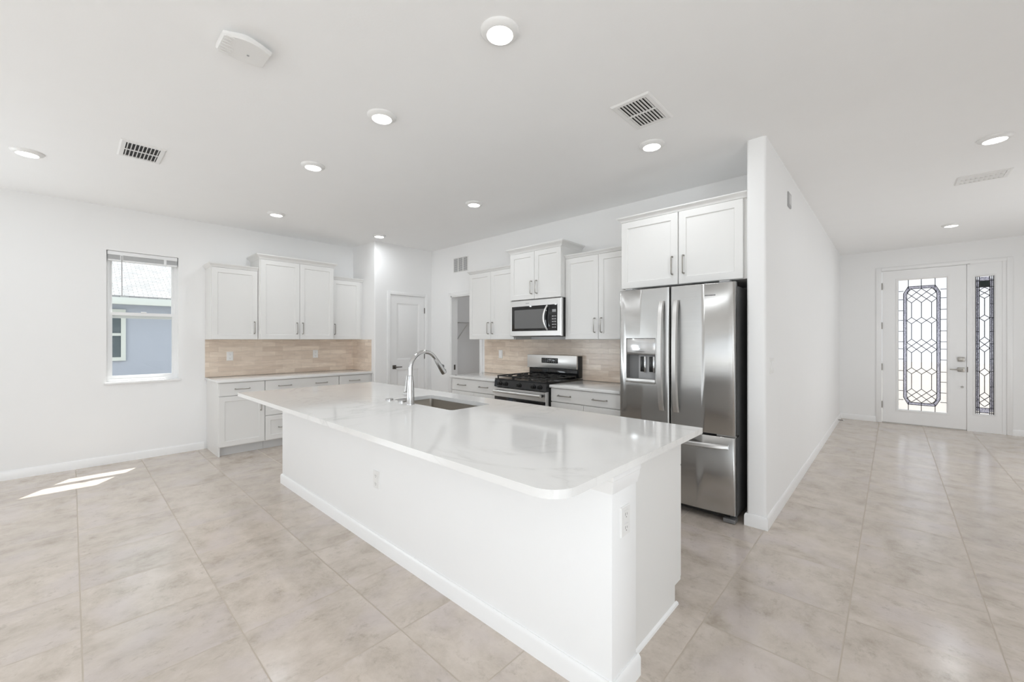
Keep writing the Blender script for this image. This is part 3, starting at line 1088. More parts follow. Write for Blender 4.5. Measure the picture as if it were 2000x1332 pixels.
# dispenser in the left door
h0, h1 = -1.708, -1.445
m = MB(tf)
m.box(h0, h1, T - 0.05, T - 0.004, 1.240, HZ1 - 0.004, 0.003)
m.build('dispenser_panel', 'chrome', ld)
m = MB(tf)
m.box(h0 + 0.002, -1.615, T - 0.0605, T - 0.057, HZ0 + 0.01, 1.238)
m.build('dispenser_back', 'fridge_side', ld)
MB(tf).box(-1.612, h1 - 0.002, T - 0.0605, T - 0.046, HZ0 + 0.01, 1.238, 0.003).build('dispenser_plate', 'grey', ld)
for a in (-1.575, -1.496):
    m = MB(tf)
    m.box(a - 0.015, a + 0.015, T - 0.046, T - 0.030, 1.095, 1.225, 0.004)
    m.build('paddle', 'black', ld)
    m = MB(tf)
    m.box(a + 0.019, a + 0.036, T - 0.046, T - 0.026, 1.090, 1.228, 0.004)
    m.build('paddle_frame', 'chrome', ld)
m = MB(tf)
m.box(h0 - 0.004, h1 + 0.004, T - 0.058, T + 0.012, HZ0 - 0.004, HZ0 + 0.034, 0.006)
m.build('drip_tray', 'steel_light', ld)
m = MB(tf)
for i in range(9):
    m.box(-1.052 + i * 0.0083, -1.0462 + i * 0.0083, T, T + 0.0012, 1.703, 1.7125)
m.build('badge', 'fridge_side', rd)
for a in (FX0 + 0.08, FX1 - 0.08):
    MB(tf).box(a - 0.035, a + 0.035, -0.06, 0.05, 1.801, 1.817, 0.005).build('hinge_cover', 'grey', t)
MB(tf).box(FX0 + 0.06, FX1 - 0.05, -0.02, 0.02, 0.028, 0.062).build('base_grille', 'black', t)
MB(tf).box(-0.98, FX1 + 0.004, -0.03, 0.04, 0.643, 0.6545).build('center_hinge', 'chrome', t)
for a0, a1 in ((FX0 + 0.03, FX0 + 0.13), (FX1 - 0.085, FX1 - 0.002)):
    MB(tf).box(a0, a1, -0.03, 0.062, 0.004, 0.034, 0.004).build('foot', 'fridge_side', t)
for a0 in (FX0 + 0.05, FX1 - 0.1):
    MB().lathe([(0.02, -0.025), (0.02, 0.025)], (a0 + 0.02, 3.95, 0.0202), 'x', 16).build('roller', 'black', t)

# ------------------------------------------------------------------ island
IX0, IX1, IY0, IY1 = -4.290, -0.748, 1.013, 2.312
KX0, KX1, KY0, KY1 = -4.270, -0.766, 1.372, 1.570
t = thing('kitchen_island', 'long white kitchen island with overhanging top in the middle of the room', 'island', (-2.5, 1.8, 0))
m = MB()
m.box(KX0, KX1, KY0, KY1, 0, CB - 0.0005, 0.004)
m.build('knee_wall', 'wall', t)
m = MB()
m.sweep(BB, [(KX0, KY1, -1, 0), (KX0, KY0, -1, -1), (KX1, KY0, 1, -1), (KX1, KY1, 1, 1), (KX1 - 0.045, KY1, 0, 1)])
m.build('baseboard', 'trim', t)
CR = [(-0.002, 0.792), (0.004, 0.792), (0.006, 0.806), (0.010, 0.824), (0.0105, 0.842), (0.013, 0.845), (0.013, 0.8645), (-0.002, 0.8645)]
m = MB()
m.sweep(CR, [(KX1 - 0.09, KY0, 0, -1), (KX1, KY0, 1, -1), (KX1, KY1, 1, 1), (KX1 - 0.052, KY1, 0, 1)])
m.build('cap_molding', 'trim', t)
CX1, CX0, CY1 = -0.820, -4.215, 2.190
m = MB()
SX0, SX1, SY0, SY1 = -2.900, -2.165, 1.735, 2.105
m.box(CX0, SX0 - 0.03, KY1 + 0.0005, CY1, 0.105, CB - 0.0005)
m.box(SX1 + 0.03, CX1, KY1 + 0.0005, CY1, 0.105, CB - 0.0005)
m.box(SX0 - 0.03, SX1 + 0.03, KY1 + 0.0005, CY1, 0.105, 0.60)
m.box(SX0 - 0.03, SX1 + 0.03, 2.145, CY1, 0.60, CB - 0.0005)
m.box(CX1 - 0.018, CX1, KY1 + 0.0005, CY1 - 0.075, 0.0, 0.105)
m.box(CX0, CX0 + 0.018, KY1 + 0.0005, CY1 - 0.075, 0.0, 0.105)
m.build('body', 'cab', t)
MB().box(CX0 + 0.018, CX1 - 0.018, KY1 + 0.0005, CY1 - 0.07, 0.0, 0.1045).build('toe_kick', 'toe', t)
m = MB()
m.sweep([(0, 0), (0.010, 0), (0.008, 0.012), (0, 0.020)], [(CX1, KY1 + 0.015, 1, 0), (CX1, CY1 - 0.06, 1, 1)])
m.build('shoe_molding', 'trim', t)
tb = lambda a, d_, z: Vector((a, CY1 + d_, z))
xs = [CX0 + 0.003, -3.62, -2.98, -2.10, -1.46, CX1 - 0.003]
for i in range(5):
    a0, a1 = xs[i] + 0.002, xs[i + 1] - 0.002
    dr = shaker(tb, a0, a1, 0.115, 0.700, 0.0015, t, 'door')
    pull(tb, a1 - 0.045, 0.575, 0.0215, True, dr)
    dw = slab_front(tb, a0, a1, 0.708, 0.858, 0.0015, t, 'drawer')
    pull(tb, (a0 + a1) / 2, 0.783, 0.0215, False, dw)
dr = None


def outlet(tf_, a, z, d_, parent, name='outlet'):
    mb = MB(tf_)
    mb.loft([(a - 0.036, a + 0.036, z - 0.058, z + 0.058, d_), (a - 0.036, a + 0.036, z - 0.058, z + 0.058, d_ + 0.003), (a - 0.033, a + 0.033, z - 0.055, z + 0.055, d_ + 0.006)])
    o = mb.build(name, 'plate', parent)
    for s in (-0.026, 0.026):
        mb = MB(tf_)
        mb.box(a - 0.0165, a + 0.0165, d_ + 0.006, d_ + 0.0075, z + s - 0.0165, z + s + 0.0165, 0.001, 1)
        mb.build('receptacle', 'plate', o)
        mb = MB(tf_)
        mb.box(a - 0.008, a - 0.006, d_ + 0.0075, d_ + 0.0079, z + s - 0.004, z + s + 0.007)
        mb.box(a + 0.006, a + 0.008, d_ + 0.0075, d_ + 0.0079, z + s - 0.004, z + s + 0.005)
        mb.lathe([(0.0025, d_ + 0.0075), (0.0025, d_ + 0.0079)], (a, 0, z + s - 0.010), 'd', 8)
        mb.build('slots', 'slot', o)
    return o


outlet(fr_y(KY0), -2.495, 0.447, 0, t)['label'] = 'outlet on the long side of the island'
outlet(fr_x(KX1), 1.470, 0.665, 0, t)['label'] = 'outlet on the end of the island'

# island top with a rounded near corner and the sink cut-out


def rrect(x0, x1, y0, y1, r, seg=5):
    pts = []
    for cx, cy, s in ((x1 - r, y1 - r, 0), (x0 + r, y1 - r, 90), (x0 + r, y0 + r, 180), (x1 - r, y0 + r, 270)):
        for i in range(seg + 1):
            a = R(s + 90 * i / seg)
            pts.append((cx + r * math.cos(a), cy + r * math.sin(a)))
    return pts


m = MB()
bm = m.bm
rr_ = 0.105
outer = [(IX0, IY0), (IX0, IY1), (IX1, IY1)] + [(IX1 - rr_ + rr_ * math.cos(R(-90 * i / 10)), IY0 + rr_ + rr_ * math.sin(R(-90 * i / 10))) for i in range(11)]
inner = rrect(SX0, SX1, SY0, SY1, 0.03)
for z in (CT, CB):
    lo = [bm.verts.new((x, y, z)) for x, y in outer]
    li = [bm.verts.new((x, y, z)) for x, y in inner]
    eo = [bm.edges.new((lo[i], lo[(i + 1) % len(lo)])) for i in range(len(lo))]
    ei = [bm.edges.new((li[i], li[(i + 1) % len(li)])) for i in range(len(li))]
    bmesh.ops.triangle_fill(bm, edges=eo + ei, use_beauty=True)
    if z == CT:
        to, ti = lo, li
for top, bot in ((to, lo), (ti, li)):
    k_ = len(top)
    for i in range(k_):
        bm.faces.new([top[i], top[(i + 1) % k_], bot[(i + 1) % k_], bot[i]])
tag(m.build('island_countertop', 'quartz'), 'large white veined quartz slab on the island with a rounded near corner', 'countertop')

# sink
t = thing('sink', 'undermount stainless sink set into the island top beside the faucet', 'sink', ((SX0 + SX1) / 2, (SY0 + SY1) / 2, 0.66))
m = MB()
bm = m.bm
loops = []
for off, z, r in ((0.020, CB - 0.001, 0.04), (-0.001, CB - 0.001, 0.03), (-0.001, CB - 0.004, 0.03), (-0.006, 0.69, 0.03), (-0.022, 0.666, 0.03), (-0.05, 0.660, 0.02)):
    loops.append([bm.verts.new((x, y, z)) for x, y in rrect(SX0 - off, SX1 + off, SY0 - off, SY1 + off, r)])
for p, q in zip(loops, loops[1:]):
    for i in range(len(p)):
        j = (i + 1) % len(p)
        bm.faces.new([p[i], p[j], q[j], q[i]])
bm.faces.new(loops[-1])
bowl = m.build('basin', 'sinksteel', t)
MB().lathe([(0.045, 0.6605), (0.045, 0.664), (0.036, 0.664), (0.030, 0.661), (0, 0.661)], ((SX0 + SX1) / 2, 1.93, 0), 'z', 24).build('drain', 'chrome', t)

# faucet
fx, fy = -2.585, 1.690
t = thing('faucet', 'chrome pull-down gooseneck faucet with side lever at the island sink', 'faucet', (fx, fy, CT))
m = MB()
m.lathe([(0.029, CT), (0.029, CT + 0.006), (0.0265, CT + 0.010), (0.026, CT + 0.10), (0.0235, CT + 0.15), (0.0185, CT + 0.205), (0.0165, CT + 0.215), (0.0145, CT + 0.216)], (fx, fy, 0), 'z', 28)
m.build('body', 'chrome', t)
m = MB()
ra = 0.122
zc = CT + 0.261
pts = [(fx, fy, CT + 0.212), (fx, fy, CT + 0.25), (fx, fy, zc)]
for i in range(1, 17):
    a = R(180 - i * 9.3)
    pts.append((fx, fy + ra + ra * math.cos(a), zc + ra * math.sin(a)))
m.tube(pts, 0.0155, 16)
m.build('spout', 'chrome', t)
e0, e1 = Vector(pts[-2]), Vector(pts[-1])
dv = (e1 - e0).normalized()
m = MB()
m.tube([tuple(e1 - dv * 0.005), tuple(e1 + dv * 0.01), tuple(e1 + dv * 0.03), tuple(e1 + dv * 0.10), tuple(e1 + dv * 0.135), tuple(e1 + dv * 0.14)], [0.0158, 0.0175, 0.0185, 0.0225, 0.0235, 0.020], 18)
sh = m.build('spray_head', 'chrome', t)
up = Vector((0, dv.z, -dv.y))
up = -up if up.y < 0 else up
m = MB()
c0 = e1 + dv * 0.085 + up * 0.017
m.tube([tuple(c0 - dv * 0.018), tuple(c0 + up * 0.010), tuple(c0 + dv * 0.018)], [0.006, 0.009, 0.006], 10)
c0 = e1 + dv * 0.125 + up * 0.019
m.tube([tuple(c0 - dv * 0.012), tuple(c0 + up * 0.005), tuple(c0 + dv * 0.012)], [0.005, 0.007, 0.005], 10)
m.build('spray_button', 'fridge_side', t)
m = MB()
lv = Vector((-0.93, -0.2, 0)).normalized()
b0 = Vector((fx, fy, CT + 0.075))
m.tube([tuple(b0 + lv * 0.022), tuple(b0 + lv * 0.058), tuple(b0 + lv * 0.062)], [0.017, 0.017, 0.012], 18)
m.build('lever_hub', 'chrome', t)
m = MB()
m.tube([tuple(b0 + lv * 0.050 + Vector((0, 0, 0.010))), tuple(b0 + lv * 0.045 + Vector((0, 0, 0.06))), tuple(b0 + lv * 0.034 + Vector((0, 0, 0.135)))], [0.0075, 0.006, 0.0045], 12)
m.build('lever', 'chrome', t)
m = MB()
m.lathe([(0.030, CT + 0.0002), (0.030, CT + 0.009), (0.026, CT + 0.013), (0.0, CT + 0.014)], (-2.895, 1.70, 0), 'z', 28)
tag(m.build('air_switch_cap', 'chrome'), 'low chrome disc on the island top left of the faucet', 'cap')
m = MB()
m.lathe([(0.026, CT + 0.0002), (0.026, CT + 0.010), (0.022, CT + 0.014), (0.0, CT + 0.015)], (-2.735, 1.712, 0), 'z', 28)
tag(m.build('hole_cover_cap', 'chrome'), 'low chrome cap on the island top right beside the faucet base', 'cap')

# ------------------------------------------------------------------ doors
# pantry door
d2 = thing('door_2', 'white closed two-panel door in the corner wall beside the open doorway', 'door', (XD, 3.65, 0), kind='structure')
tf = fr_x(XD)
PY0, PY1, PZ = 3.342, 3.958, 2.062
m = MB(tf)
m.box(PY0 - 0.062, PY0 - 0.010, 0, 0.015, 0, PZ + 0.055, 0.004).box(PY1 + 0.010, PY1 + 0.062, 0, 0.015, 0, PZ + 0.055, 0.004).box(PY0 - 0.010, PY1 + 0.010, 0, 0.015, PZ + 0.005, PZ + 0.055, 0.004)
m.box(PY0 - 0.012, PY0 - 0.003, -0.1, 0.006, 0, PZ + 0.008).box(PY1 + 0.003, PY1 + 0.012, -0.1, 0.006, 0, PZ + 0.008).box(PY0 - 0.012, PY1 + 0.012, -0.1, 0.006, PZ + 0.003, PZ + 0.012)
m.build('door_frame', 'trim', d2)
m = MB(tf)
bm = m.bm
# slab built from stiles and rails around two raised panels
m.box(PY0, PY1, -0.04, -0.013, 0.012, PZ)
st = 0.105
for a0, a1, z0, z1 in ((PY0, PY0 + st, 0.012, PZ), (PY1 - st, PY1, 0.012, PZ), (PY0 + st, PY1 - st, 0.012, 0.20), (PY0 + st, PY1 - st, 0.90, 1.06), (PY0 + st, PY1 - st, 1.94, PZ)):
    m.box(a0, a1, -0.0135, -0.001, z0, z1)
for z0, z1 in ((0.20, 0.90), (1.06, 1.94)):
    m.loft([(PY0 + st, PY1 - st, z0, z1, -0.0128), (PY0 + st, PY1 - st, z0, z1, -0.003), (PY0 + st + 0.016, PY1 - st - 0.016, z0 + 0.016, z1 - 0.016, -0.012), (PY0 + st + 0.026, PY1 - st - 0.026, z0 + 0.026, z1 - 0.026, -0.012), (PY0 + st + 0.042, PY1 - st - 0.042, z0 + 0.042, z1 - 0.042, -0.004)])
slab = m.build('door_panel', 'trim', d2)
m = MB(tf)
m.box(PY0 + 0.030, PY0 + 0.090, -0.001, 0.010, 0.915, 0.975, 0.003)
m.tube([(PY0 + 0.060, 0.008, 0.945), (PY0 + 0.060, 0.048, 0.945), (PY0 + 0.070, 0.052, 0.945), (PY0 + 0.165, 0.052, 0.945)], [0.010, 0.010, 0.009, 0.007], 12)
m.build('door_handle', 'bronze', d2, 'dark lever handle on a square rose')
for z in (0.25, 1.10, 1.845):
    MB(tf).tube([(PY1 + 0.001, 0.004, z - 0.045), (PY1 + 0.001, 0.004, z + 0.045)], 0.0065, 10).build('hinge', 'bronze', d2)

# front door
d1 = thing('door_1', 'white front door with a tall leaded-glass panel at the end of the hall', 'door', (0.35, YF, 0), kind='structure')
tf = fr_y(YF)
m = MB(tf)
c0, c1 = FD0 - 0.03, SL1 + 0.03
m.box(c0 - 0.045, c0 + 0.022, 0, 0.016, 0, FDZ + 0.055, 0.004).box(c1 + 0.04, c1 + 0.095, 0, 0.016, 0, FDZ + 0.055, 0.004).box(c0 + 0.022, c1 + 0.04, 0, 0.016, FDZ + 0.006, FDZ + 0.055, 0.004)
m.box(c0, FD0 - 0.003, -0.14, 0.004, 0, FDZ + 0.02).box(FD1 + 0.003, FD1 + 0.03, -0.14, 0.004, 0, FDZ + 0.02).box(c0, c1, -0.14, 0.004, FDZ, FDZ + 0.02)
m.build('door_frame', 'trim', d1)
MB(tf).box(FD0 - 0.003, FD1 + 0.003, -0.14, -0.03, 0, 0.012).build('threshold', 'nickel', d1)
GX0, GX1, GZ0, GZ1 = 0.075, 0.612, 0.240, 2.330
m = MB(tf)
p0, p1, q0, q1 = FD0, FD1, 0.014, FDZ - 0.004
m.loft([(p0, p1, q0, q1, -0.055), (p0, p1, q0, q1, -0.012), (p0 + 0.001, p1 - 0.001, q0 + 0.001, q1 - 0.001, -0.010),
        (GX0 - 0.032, GX1 + 0.032, GZ0 - 0.032, GZ1 + 0.032, -0.010), (GX0 - 0.030, GX1 + 0.030, GZ0 - 0.030, GZ1 + 0.030, 0.0), (GX0 - 0.012, GX1 + 0.012, GZ0 - 0.012, GZ1 + 0.012, 0.002),
        (GX0, GX1, GZ0, GZ1, -0.012), (GX0, GX1, GZ0, GZ1, -0.055)], True)
m.build('door_panel', 'trim', d1)


def leaded(parent, x0, x1, z0, z1, cols, side):
    w, h = x1 - x0, z1 - z0
    X = lambda u: x0 + u * w
    Z = lambda v: z1 - v * h
    g = MB(tf).box(x0 - 0.004, x1 + 0.004, -0.036, -0.030, z0 - 0.004, z1 + 0.004).build('glass_panel', 'art', parent)
    bo, bi = (0.105, 0.176) if not side else (0.0, 0.21)
    bor, bir = 1 - bo - 0.02, 1 - bi - 0.02
    mb = MB(tf)      # granular border strips
    rows_t, rows_b = (0.052, 0.070), (0.940, 0.958)
    if not side:
        mb.box(X(bo), X(bi), -0.0298, -0.027, Z(0.90), Z(0.11)).box(X(bir), X(bor), -0.0298, -0.027, Z(0.90), Z(0.11))
        mb.box(X(0.21), X(0.77), -0.0298, -0.027, Z(rows_t[1]), Z(rows_t[0])).box(X(0.21), X(0.77), -0.0298, -0.027, Z(rows_b[1]), Z(rows_b[0]))
        for sx in (0, 1):
            for sv in (0, 1):
                fu = (lambda u: X(u)) if sx == 0 else (lambda u: X(0.98 - u))
                fv = (lambda v: Z(v)) if sv == 0 else (lambda v: Z(1.01 - v))
                mb.prism([(fu(bo), fv(0.11)), (fu(bi), fv(0.11)), (fu(0.25), fv(0.07)), (fu(0.21), fv(0.052))], -0.0298, -0.027)
    else:
        mb.box(X(0.02), X(0.19), -0.0298, -0.027, Z(0.98), Z(0.02)).box(X(0.79), X(0.98), -0.0298, -0.027, Z(0.98), Z(0.02))
        mb.box(X(0.19), X(0.79), -0.0298, -0.027, Z(0.99), Z(0.955)).box(X(0.19), X(0.79), -0.0298, -0.027, Z(0.030), Z(0.004))
    mb.build('border_glass', 'artgrey', g)
    c = MB(tf)
    cw = 0.0085
    B = lambda p, q: c.bar((X(p[0]), Z(p[1])), (X(q[0]), Z(q[1])), cw, -0.027, -0.021)
    if not side:
        for o in (0, 1):
            u0, u1 = (bo, bor) if o == 0 else (bi, bir)
            vt, vb = (rows_t[0], rows_b[1]) if o == 0 else (rows_t[1], rows_b[0])
            ct = (0.205, 0.775) if o == 0 else (0.245, 0.735)
            vs_, ve = (0.105, 0.905) if o == 0 else (0.115, 0.895)
            loop = [(u0, vs_), (ct[0], vt), (ct[1], vt), (u1, vs_), (u1, ve), (ct[1], vb), (ct[0], vb), (u0, ve)]
            for i in range(8):
                B(loop[i], loop[(i + 1) % 8])
        for v in (0.085, 0.15, 0.235, 0.31, 0.395, 0.475, 0.53, 0.61, 0.70, 0.775, 0.855, 0.925):
            B((0, v), (bo, v))
            B((bor, v), (1, v))
        for u in (0.21, 0.487, 0.77):
            B((u, 0), (u, rows_t[1]))
            B((u, rows_b[0]), (u, 1))
        L, Rr = bi, bir
        bands = [('lat', 0.072, 0.178), ('v', 0.178, 0.290), ('dia', 0.290, 0.338), ('v', 0.338, 0.455), ('lat', 0.455, 0.560), ('v', 0.560, 0.675), ('dia', 0.675, 0.722), ('v', 0.722, 0.835), ('lat', 0.835, 0.938)]
    else:
        L, Rr = 0.21, 0.78
        for u in (0.03, 0.11, L, Rr, 0.88, 0.97):
            B((u, 0.0), (u, 1.0))
        for v in (0.032, 0.078, 0.955, 0.99):
            B((0, v), (1, v))
        for v in (0.2, 0.30, 0.40, 0.49, 0.60, 0.69, 0.80, 0.90):
            B((0.0, v), (L, v))
            B((Rr, v), (1, v))
        bands = [('lat', 0.080, 0.160), ('v', 0.160, 0.280), ('dia', 0.280, 0.325), ('v', 0.325, 0.440), ('lat', 0.440, 0.548), ('v', 0.548, 0.668), ('dia', 0.668, 0.722), ('v', 0.722, 0.842), ('lat', 0.842, 0.945)]
    cwid = (Rr - L) / cols
    for kind, v0, v1 in bands:
        vm = (v0 + v1) / 2
        for i in range(cols):
            l, r_, mid = L + i * cwid, L + (i + 1) * cwid, L + (i + 0.5) * cwid
            if kind == 'v':
                B((mid, v0), (mid, v1))
            elif kind == 'dia':
                for p, q in (((mid, v0), (l, vm)), ((mid, v0), (r_, vm)), ((l, vm), (mid, v1)), ((r_, vm), (mid, v1))):
                    B(p, q)
            else:
                hh = (v1 - v0) / 4
                a, b_, d_, e_, f_ = v0, v0 + hh, v0 + 2 * hh, v0 + 3 * hh, v1
                for p, q in (((mid, a), (l, b_)), ((mid, a), (r_, b_)), ((l, b_), (mid, d_)), ((r_, b_), (mid, d_)), ((mid, d_), (l, e_)), ((mid, d_), (r_, e_)), ((l, e_), (mid, f_)), ((r_, e_), (mid, f_))):
                    B(p, q)
    c.build('lead_cames', 'lead', g)
    return g


leaded(d1, GX0, GX1, GZ0, GZ1, 3, False)
m = MB(tf)
m.box(0.726, 0.798, -0.010, 0.012, 1.040, 1.105, 0.004)
m.build('deadbolt', 'nickel', d1, 'square deadbolt plate')
m = MB(tf)
m.box(0.726, 0.798, -0.010, 0.006, 0.885, 0.950, 0.004)
m.tube([(0.765, 0.0, 0.918), (0.765, 0.052, 0.918), (0.755, 0.056, 0.918), (0.640, 0.056, 0.918)], [0.012, 0.012, 0.010, 0.008], 12)
m.build('door_handle', 'nickel', d1, 'brushed lever handle')
MB(tf).lathe([(0.014, -0.010), (0.014, -0.002), (0.010, 0.002), (0, 0.002)], (0.772, 0, 0.655), 'd', 16).build('lock_button', 'nickel', d1)
MB(tf).box(FD1 + 0.0032, FD1 + 0.012, -0.010, 0.006, 0.88, 0.96).build('strike_plate', 'bronze', d1)
for z in (0.30, 0.92, 1.60, 2.25):
    MB(tf).tube([(FD0 - 0.002, 0.0, z - 0.055), (FD0 - 0.002, 0.0, z + 0.055)], 0.010, 10).build('hinge', 'nickel', d1)
# sidelight
w2 = thing('window_2', 'narrow leaded-glass sidelight right of the front door', 'window', (1.0, YF, 0), kind='structure')
sx0, sx1, sz0, sz1 = 0.907, 1.088, 0.268, 2.305
m = MB(tf)
m.loft([(SL0 - 0.016, SL1 + 0.03, 0.0, FDZ, -0.055), (SL0 - 0.016, SL1 + 0.03, 0.0, FDZ, -0.008),
        (sx0 - 0.026, sx1 + 0.026, sz0 - 0.026, sz1 + 0.026, -0.008), (sx0 - 0.024, sx1 + 0.024, sz0 - 0.024, sz1 + 0.024, 0.0), (sx0 - 0.01, sx1 + 0.01, sz0 - 0.01, sz1 + 0.01, 0.002), (sx0, sx1, sz0, sz1, -0.012), (sx0, sx1, sz0, sz1, -0.055)], True)
m.build('window_frame', 'trim', w2)
g = leaded(w2, sx0, sx1, sz0, sz1, 1, True)
MB(tf).box(sx0 + 0.035, sx1 - 0.036, -0.0297, -0.0275, sz1 - 0.078 * 2.037, sz1 - 0.034 * 2.037).build('dark_view_pane', 'porch_tint', g)  # painted dark in place of the porch ceiling behind clear glass
t = thing('door_stop', 'small spring door stop on the baseboard near the front door', 'door stop', (XW1 + 0.0135, 8.6, 0.05))
MB().tube([(XW1 + 0.0135, 8.6, 0.05), (XW1 + 0.075, 8.6, 0.05)], 0.006, 10).build('spring', 'bronze', t)
MB().tube([(XW1 + 0.075, 8.6, 0.05), (XW1 + 0.09, 8.6, 0.05)], 0.009, 10).build('tip', 'plate', t)

# ------------------------------------------------------------------ ceiling fixtures
GL = 'round lit ceiling lights'
lt = thing('ceiling_light', 'largest round ceiling light, above the near end of the island', 'light', (-1.37, 1.39, H), GL)
ring = MB(fr_c(H))
ring.bm.free()
m = MB()
m.lathe([(0.092, H), (0.092, H - 0.004), (0.088, H - 0.010), (0.068, H - 0.022), (0.0625, H - 0.0225), (0.060, H - 0.018), (0.060, H)], (-1.37, 1.39, 0), 'z', 40)
m.build('trim_ring', 'plate', lt)
m = MB()
m.lathe([(0.0595, H - 0.002), (0.0595, H - 0.0175), (0.05, H - 0.0205), (0.0, H - 0.0215)], (-1.37, 1.39, 0), 'z', 40)
m.build('lens', 'lens', lt, 'glowing white lens')
ld_ = bpy.data.lights.new('lamp_glow', 'AREA')
ld_.shape = 'DISK'
ld_.size = 0.115
ld_.energy = 3.3
ld_.color = (0.92, 0.965, 1.0)
lo_ = bpy.data.objects.new('lamp_glow', ld_)
lo_.location = (0, 0, -0.028)
lo_.parent = lt
COL.objects.link(lo_)
for x, y, lab in ((-2.46, 1.39, 'round ceiling light above the middle of the island, over the faucet'),
                  (-3.585, 1.39, 'round ceiling light above the far end of the island'),
                  (-5.27, 1.63, 'round ceiling light in front of the tallest cabinet on the window wall'),
                  (-4.966, -0.235, 'round ceiling light by the left edge, between the left vent and the window wall'),
                  (-3.31, 2.96, 'round ceiling light in front of the cabinet above the microwave'),
                  (-5.31, 2.96, 'round ceiling light beside the projecting corner by the pantry door'),
                  (-1.33, 2.98, 'round ceiling light in front of the cabinet above the refrigerator'),
                  (0.548, 4.58, 'nearer round ceiling light in the hall'),
                  (0.553, 7.66, 'round ceiling light in the hall nearest the front door')):
    copy_tree(lt, lab, (x, y, H), GL)


def ceiling_vent(label, x0, x1, y0, y1, n_, along_x, tilt=1, wide=0.30, duct='dark'):
    t_ = thing('ceiling_vent', label, 'vent', ((x0 + x1) / 2, (y0 + y1) / 2, H), 'ceiling air vents')
    tfc = fr_c(H)
    mb = MB(tfc)
    f_ = 0.032
    mb.loft([(x0, x1, y0, y1, 0.0), (x0, x1, y0, y1, 0.003), (x0 + 0.008, x1 - 0.008, y0 + 0.008, y1 - 0.008, 0.009), (x0 + f_, x1 - f_, y0 + f_, y1 - f_, 0.009), (x0 + f_, x1 - f_, y0 + f_, y1 - f_, 0.0)], True)
    mb.build('frame', 'plate', t_)
    MB(tfc).box(x0 + f_ - 0.004, x1 - f_ + 0.004, 0.0002, 0.0012, y0 + f_ - 0.004, y1 - f_ + 0.004).build('duct_shade', duct, t_)  # flat sheet coloured as the duct's shade, no real opening
    mb = MB(tfc)
    # tilted louvres; bars cross the middle
    if along_x:       # louvres run along y, spaced along x
        L0, L1, P0, P1 = x0 + f_, x1 - f_, y0 + f_, y1 - f_
    else:
        L0, L1, P0, P1 = y0 + f_, y1 - f_, x0 + f_, x1 - f_
    st_ = (L1 - L0) / n_
    for i in range(n_):
        c_ = L0 + (i + 0.5) * st_
        w_ = st_ * wide
        prof = [(c_ + tilt * p_, q_) for p_, q_ in ((-w_ - 0.0035, 0.0025), (-w_ + 0.001, 0.0025), (w_ + 0.001, 0.0085), (w_ - 0.0035, 0.0085))]
        A_, B_ = [], []
        for (p, q) in prof:
            if along_x:
                A_.append(mb._v(p, q, P0)); B_.append(mb._v(p, q, P1))
            else:
                A_.append(mb._v(P0, q, p)); B_.append(mb._v(P1, q, p))
        mb.bm.faces.new(A_); mb.bm.faces.new(B_[::-1])
        for k in range(4):
            mb.bm.faces.new([A_[k], B_[k], B_[(k + 1) % 4], A_[(k + 1) % 4]])
    mid = (P0 + P1) / 2
    if along_x:
        mb.box(L0, L1, 0.003, 0.0092, mid - 0.006, mid + 0.006)
    else:
        mb.box(mid - 0.006, mid + 0.006, 0.003, 0.0092, L0, L1)
    mb.build('louvers', 'plate', t_)
    return t_


ceiling_vent('white ceiling vent with two rows of slots above the island and refrigerator', -1.310, -1.058, 2.322, 2.694, 9, True)
ceiling_vent('white ceiling vent with dark slots on the left, near the window wall', -4.49, -4.118, 0.245, 0.505, 9, False, -1, 0.10)
ceiling_vent('white ceiling vent in the hall between its two lights', 0.43, 0.76, 5.47, 5.73, 9, True, 1, 0.40, 'toe')

# ceiling detector with bowed long sides
t = thing('ceiling_detector', 'white rectangular plastic unit with ribbed end on the ceiling near the top left', 'detector', (-2.365, 0.585, H))
xa, xb, ya, yb_, bw = -2.437, -2.293, 0.482, 0.688, 0.034


def bowed(ins, n_=12):
    pts = []
    for i in range(n_ + 1):
        s = i / n_
        pts.append((xb - ins + bw * math.sin(s * math.pi), ya + ins + s * (yb_ - ya - 2 * ins)))
    for i in range(n_ + 1):
        s = 1 - i / n_
        pts.append((xa + ins - bw * math.sin(s * math.pi) * 0.6, ya + ins + s * (yb_ - ya - 2 * ins)))
    return pts


m = MB()
bm = m.bm
loops = [[bm.verts.new((x, y, z)) for x, y in bowed(i_)] for i_, z in ((0.026, H), (0.026, H - 0.020), (0.001, H - 0.0205), (0.0, H - 0.0215), (0.0, H - 0.033), (0.006, H - 0.0405))]
for p, q in zip(loops, loops[1:]):
    for i in range(len(p)):
        j = (i + 1) % len(p)
        bm.faces.new([p[i], p[j], q[j], q[i]])
bm.faces.new(loops[0][::-1])
bm.faces.new(loops[-1])
m.build('housing', 'plate', t)
m = MB()
for i in range(7):
    x = -2.440 + i * 0.024
    m.box(x, x + 0.010, 0.492, 0.532 + 0.012 * math.sin(i), H - 0.0435, H - 0.0405, 0.001, 1)
m.build('ribs', 'plate', t)
MB().lathe([(0.006, H - 0.0425), (0.006, H - 0.0405)], (-2.375, 0.605, 0), 'z', 12).build('test_button', 'grey', t)

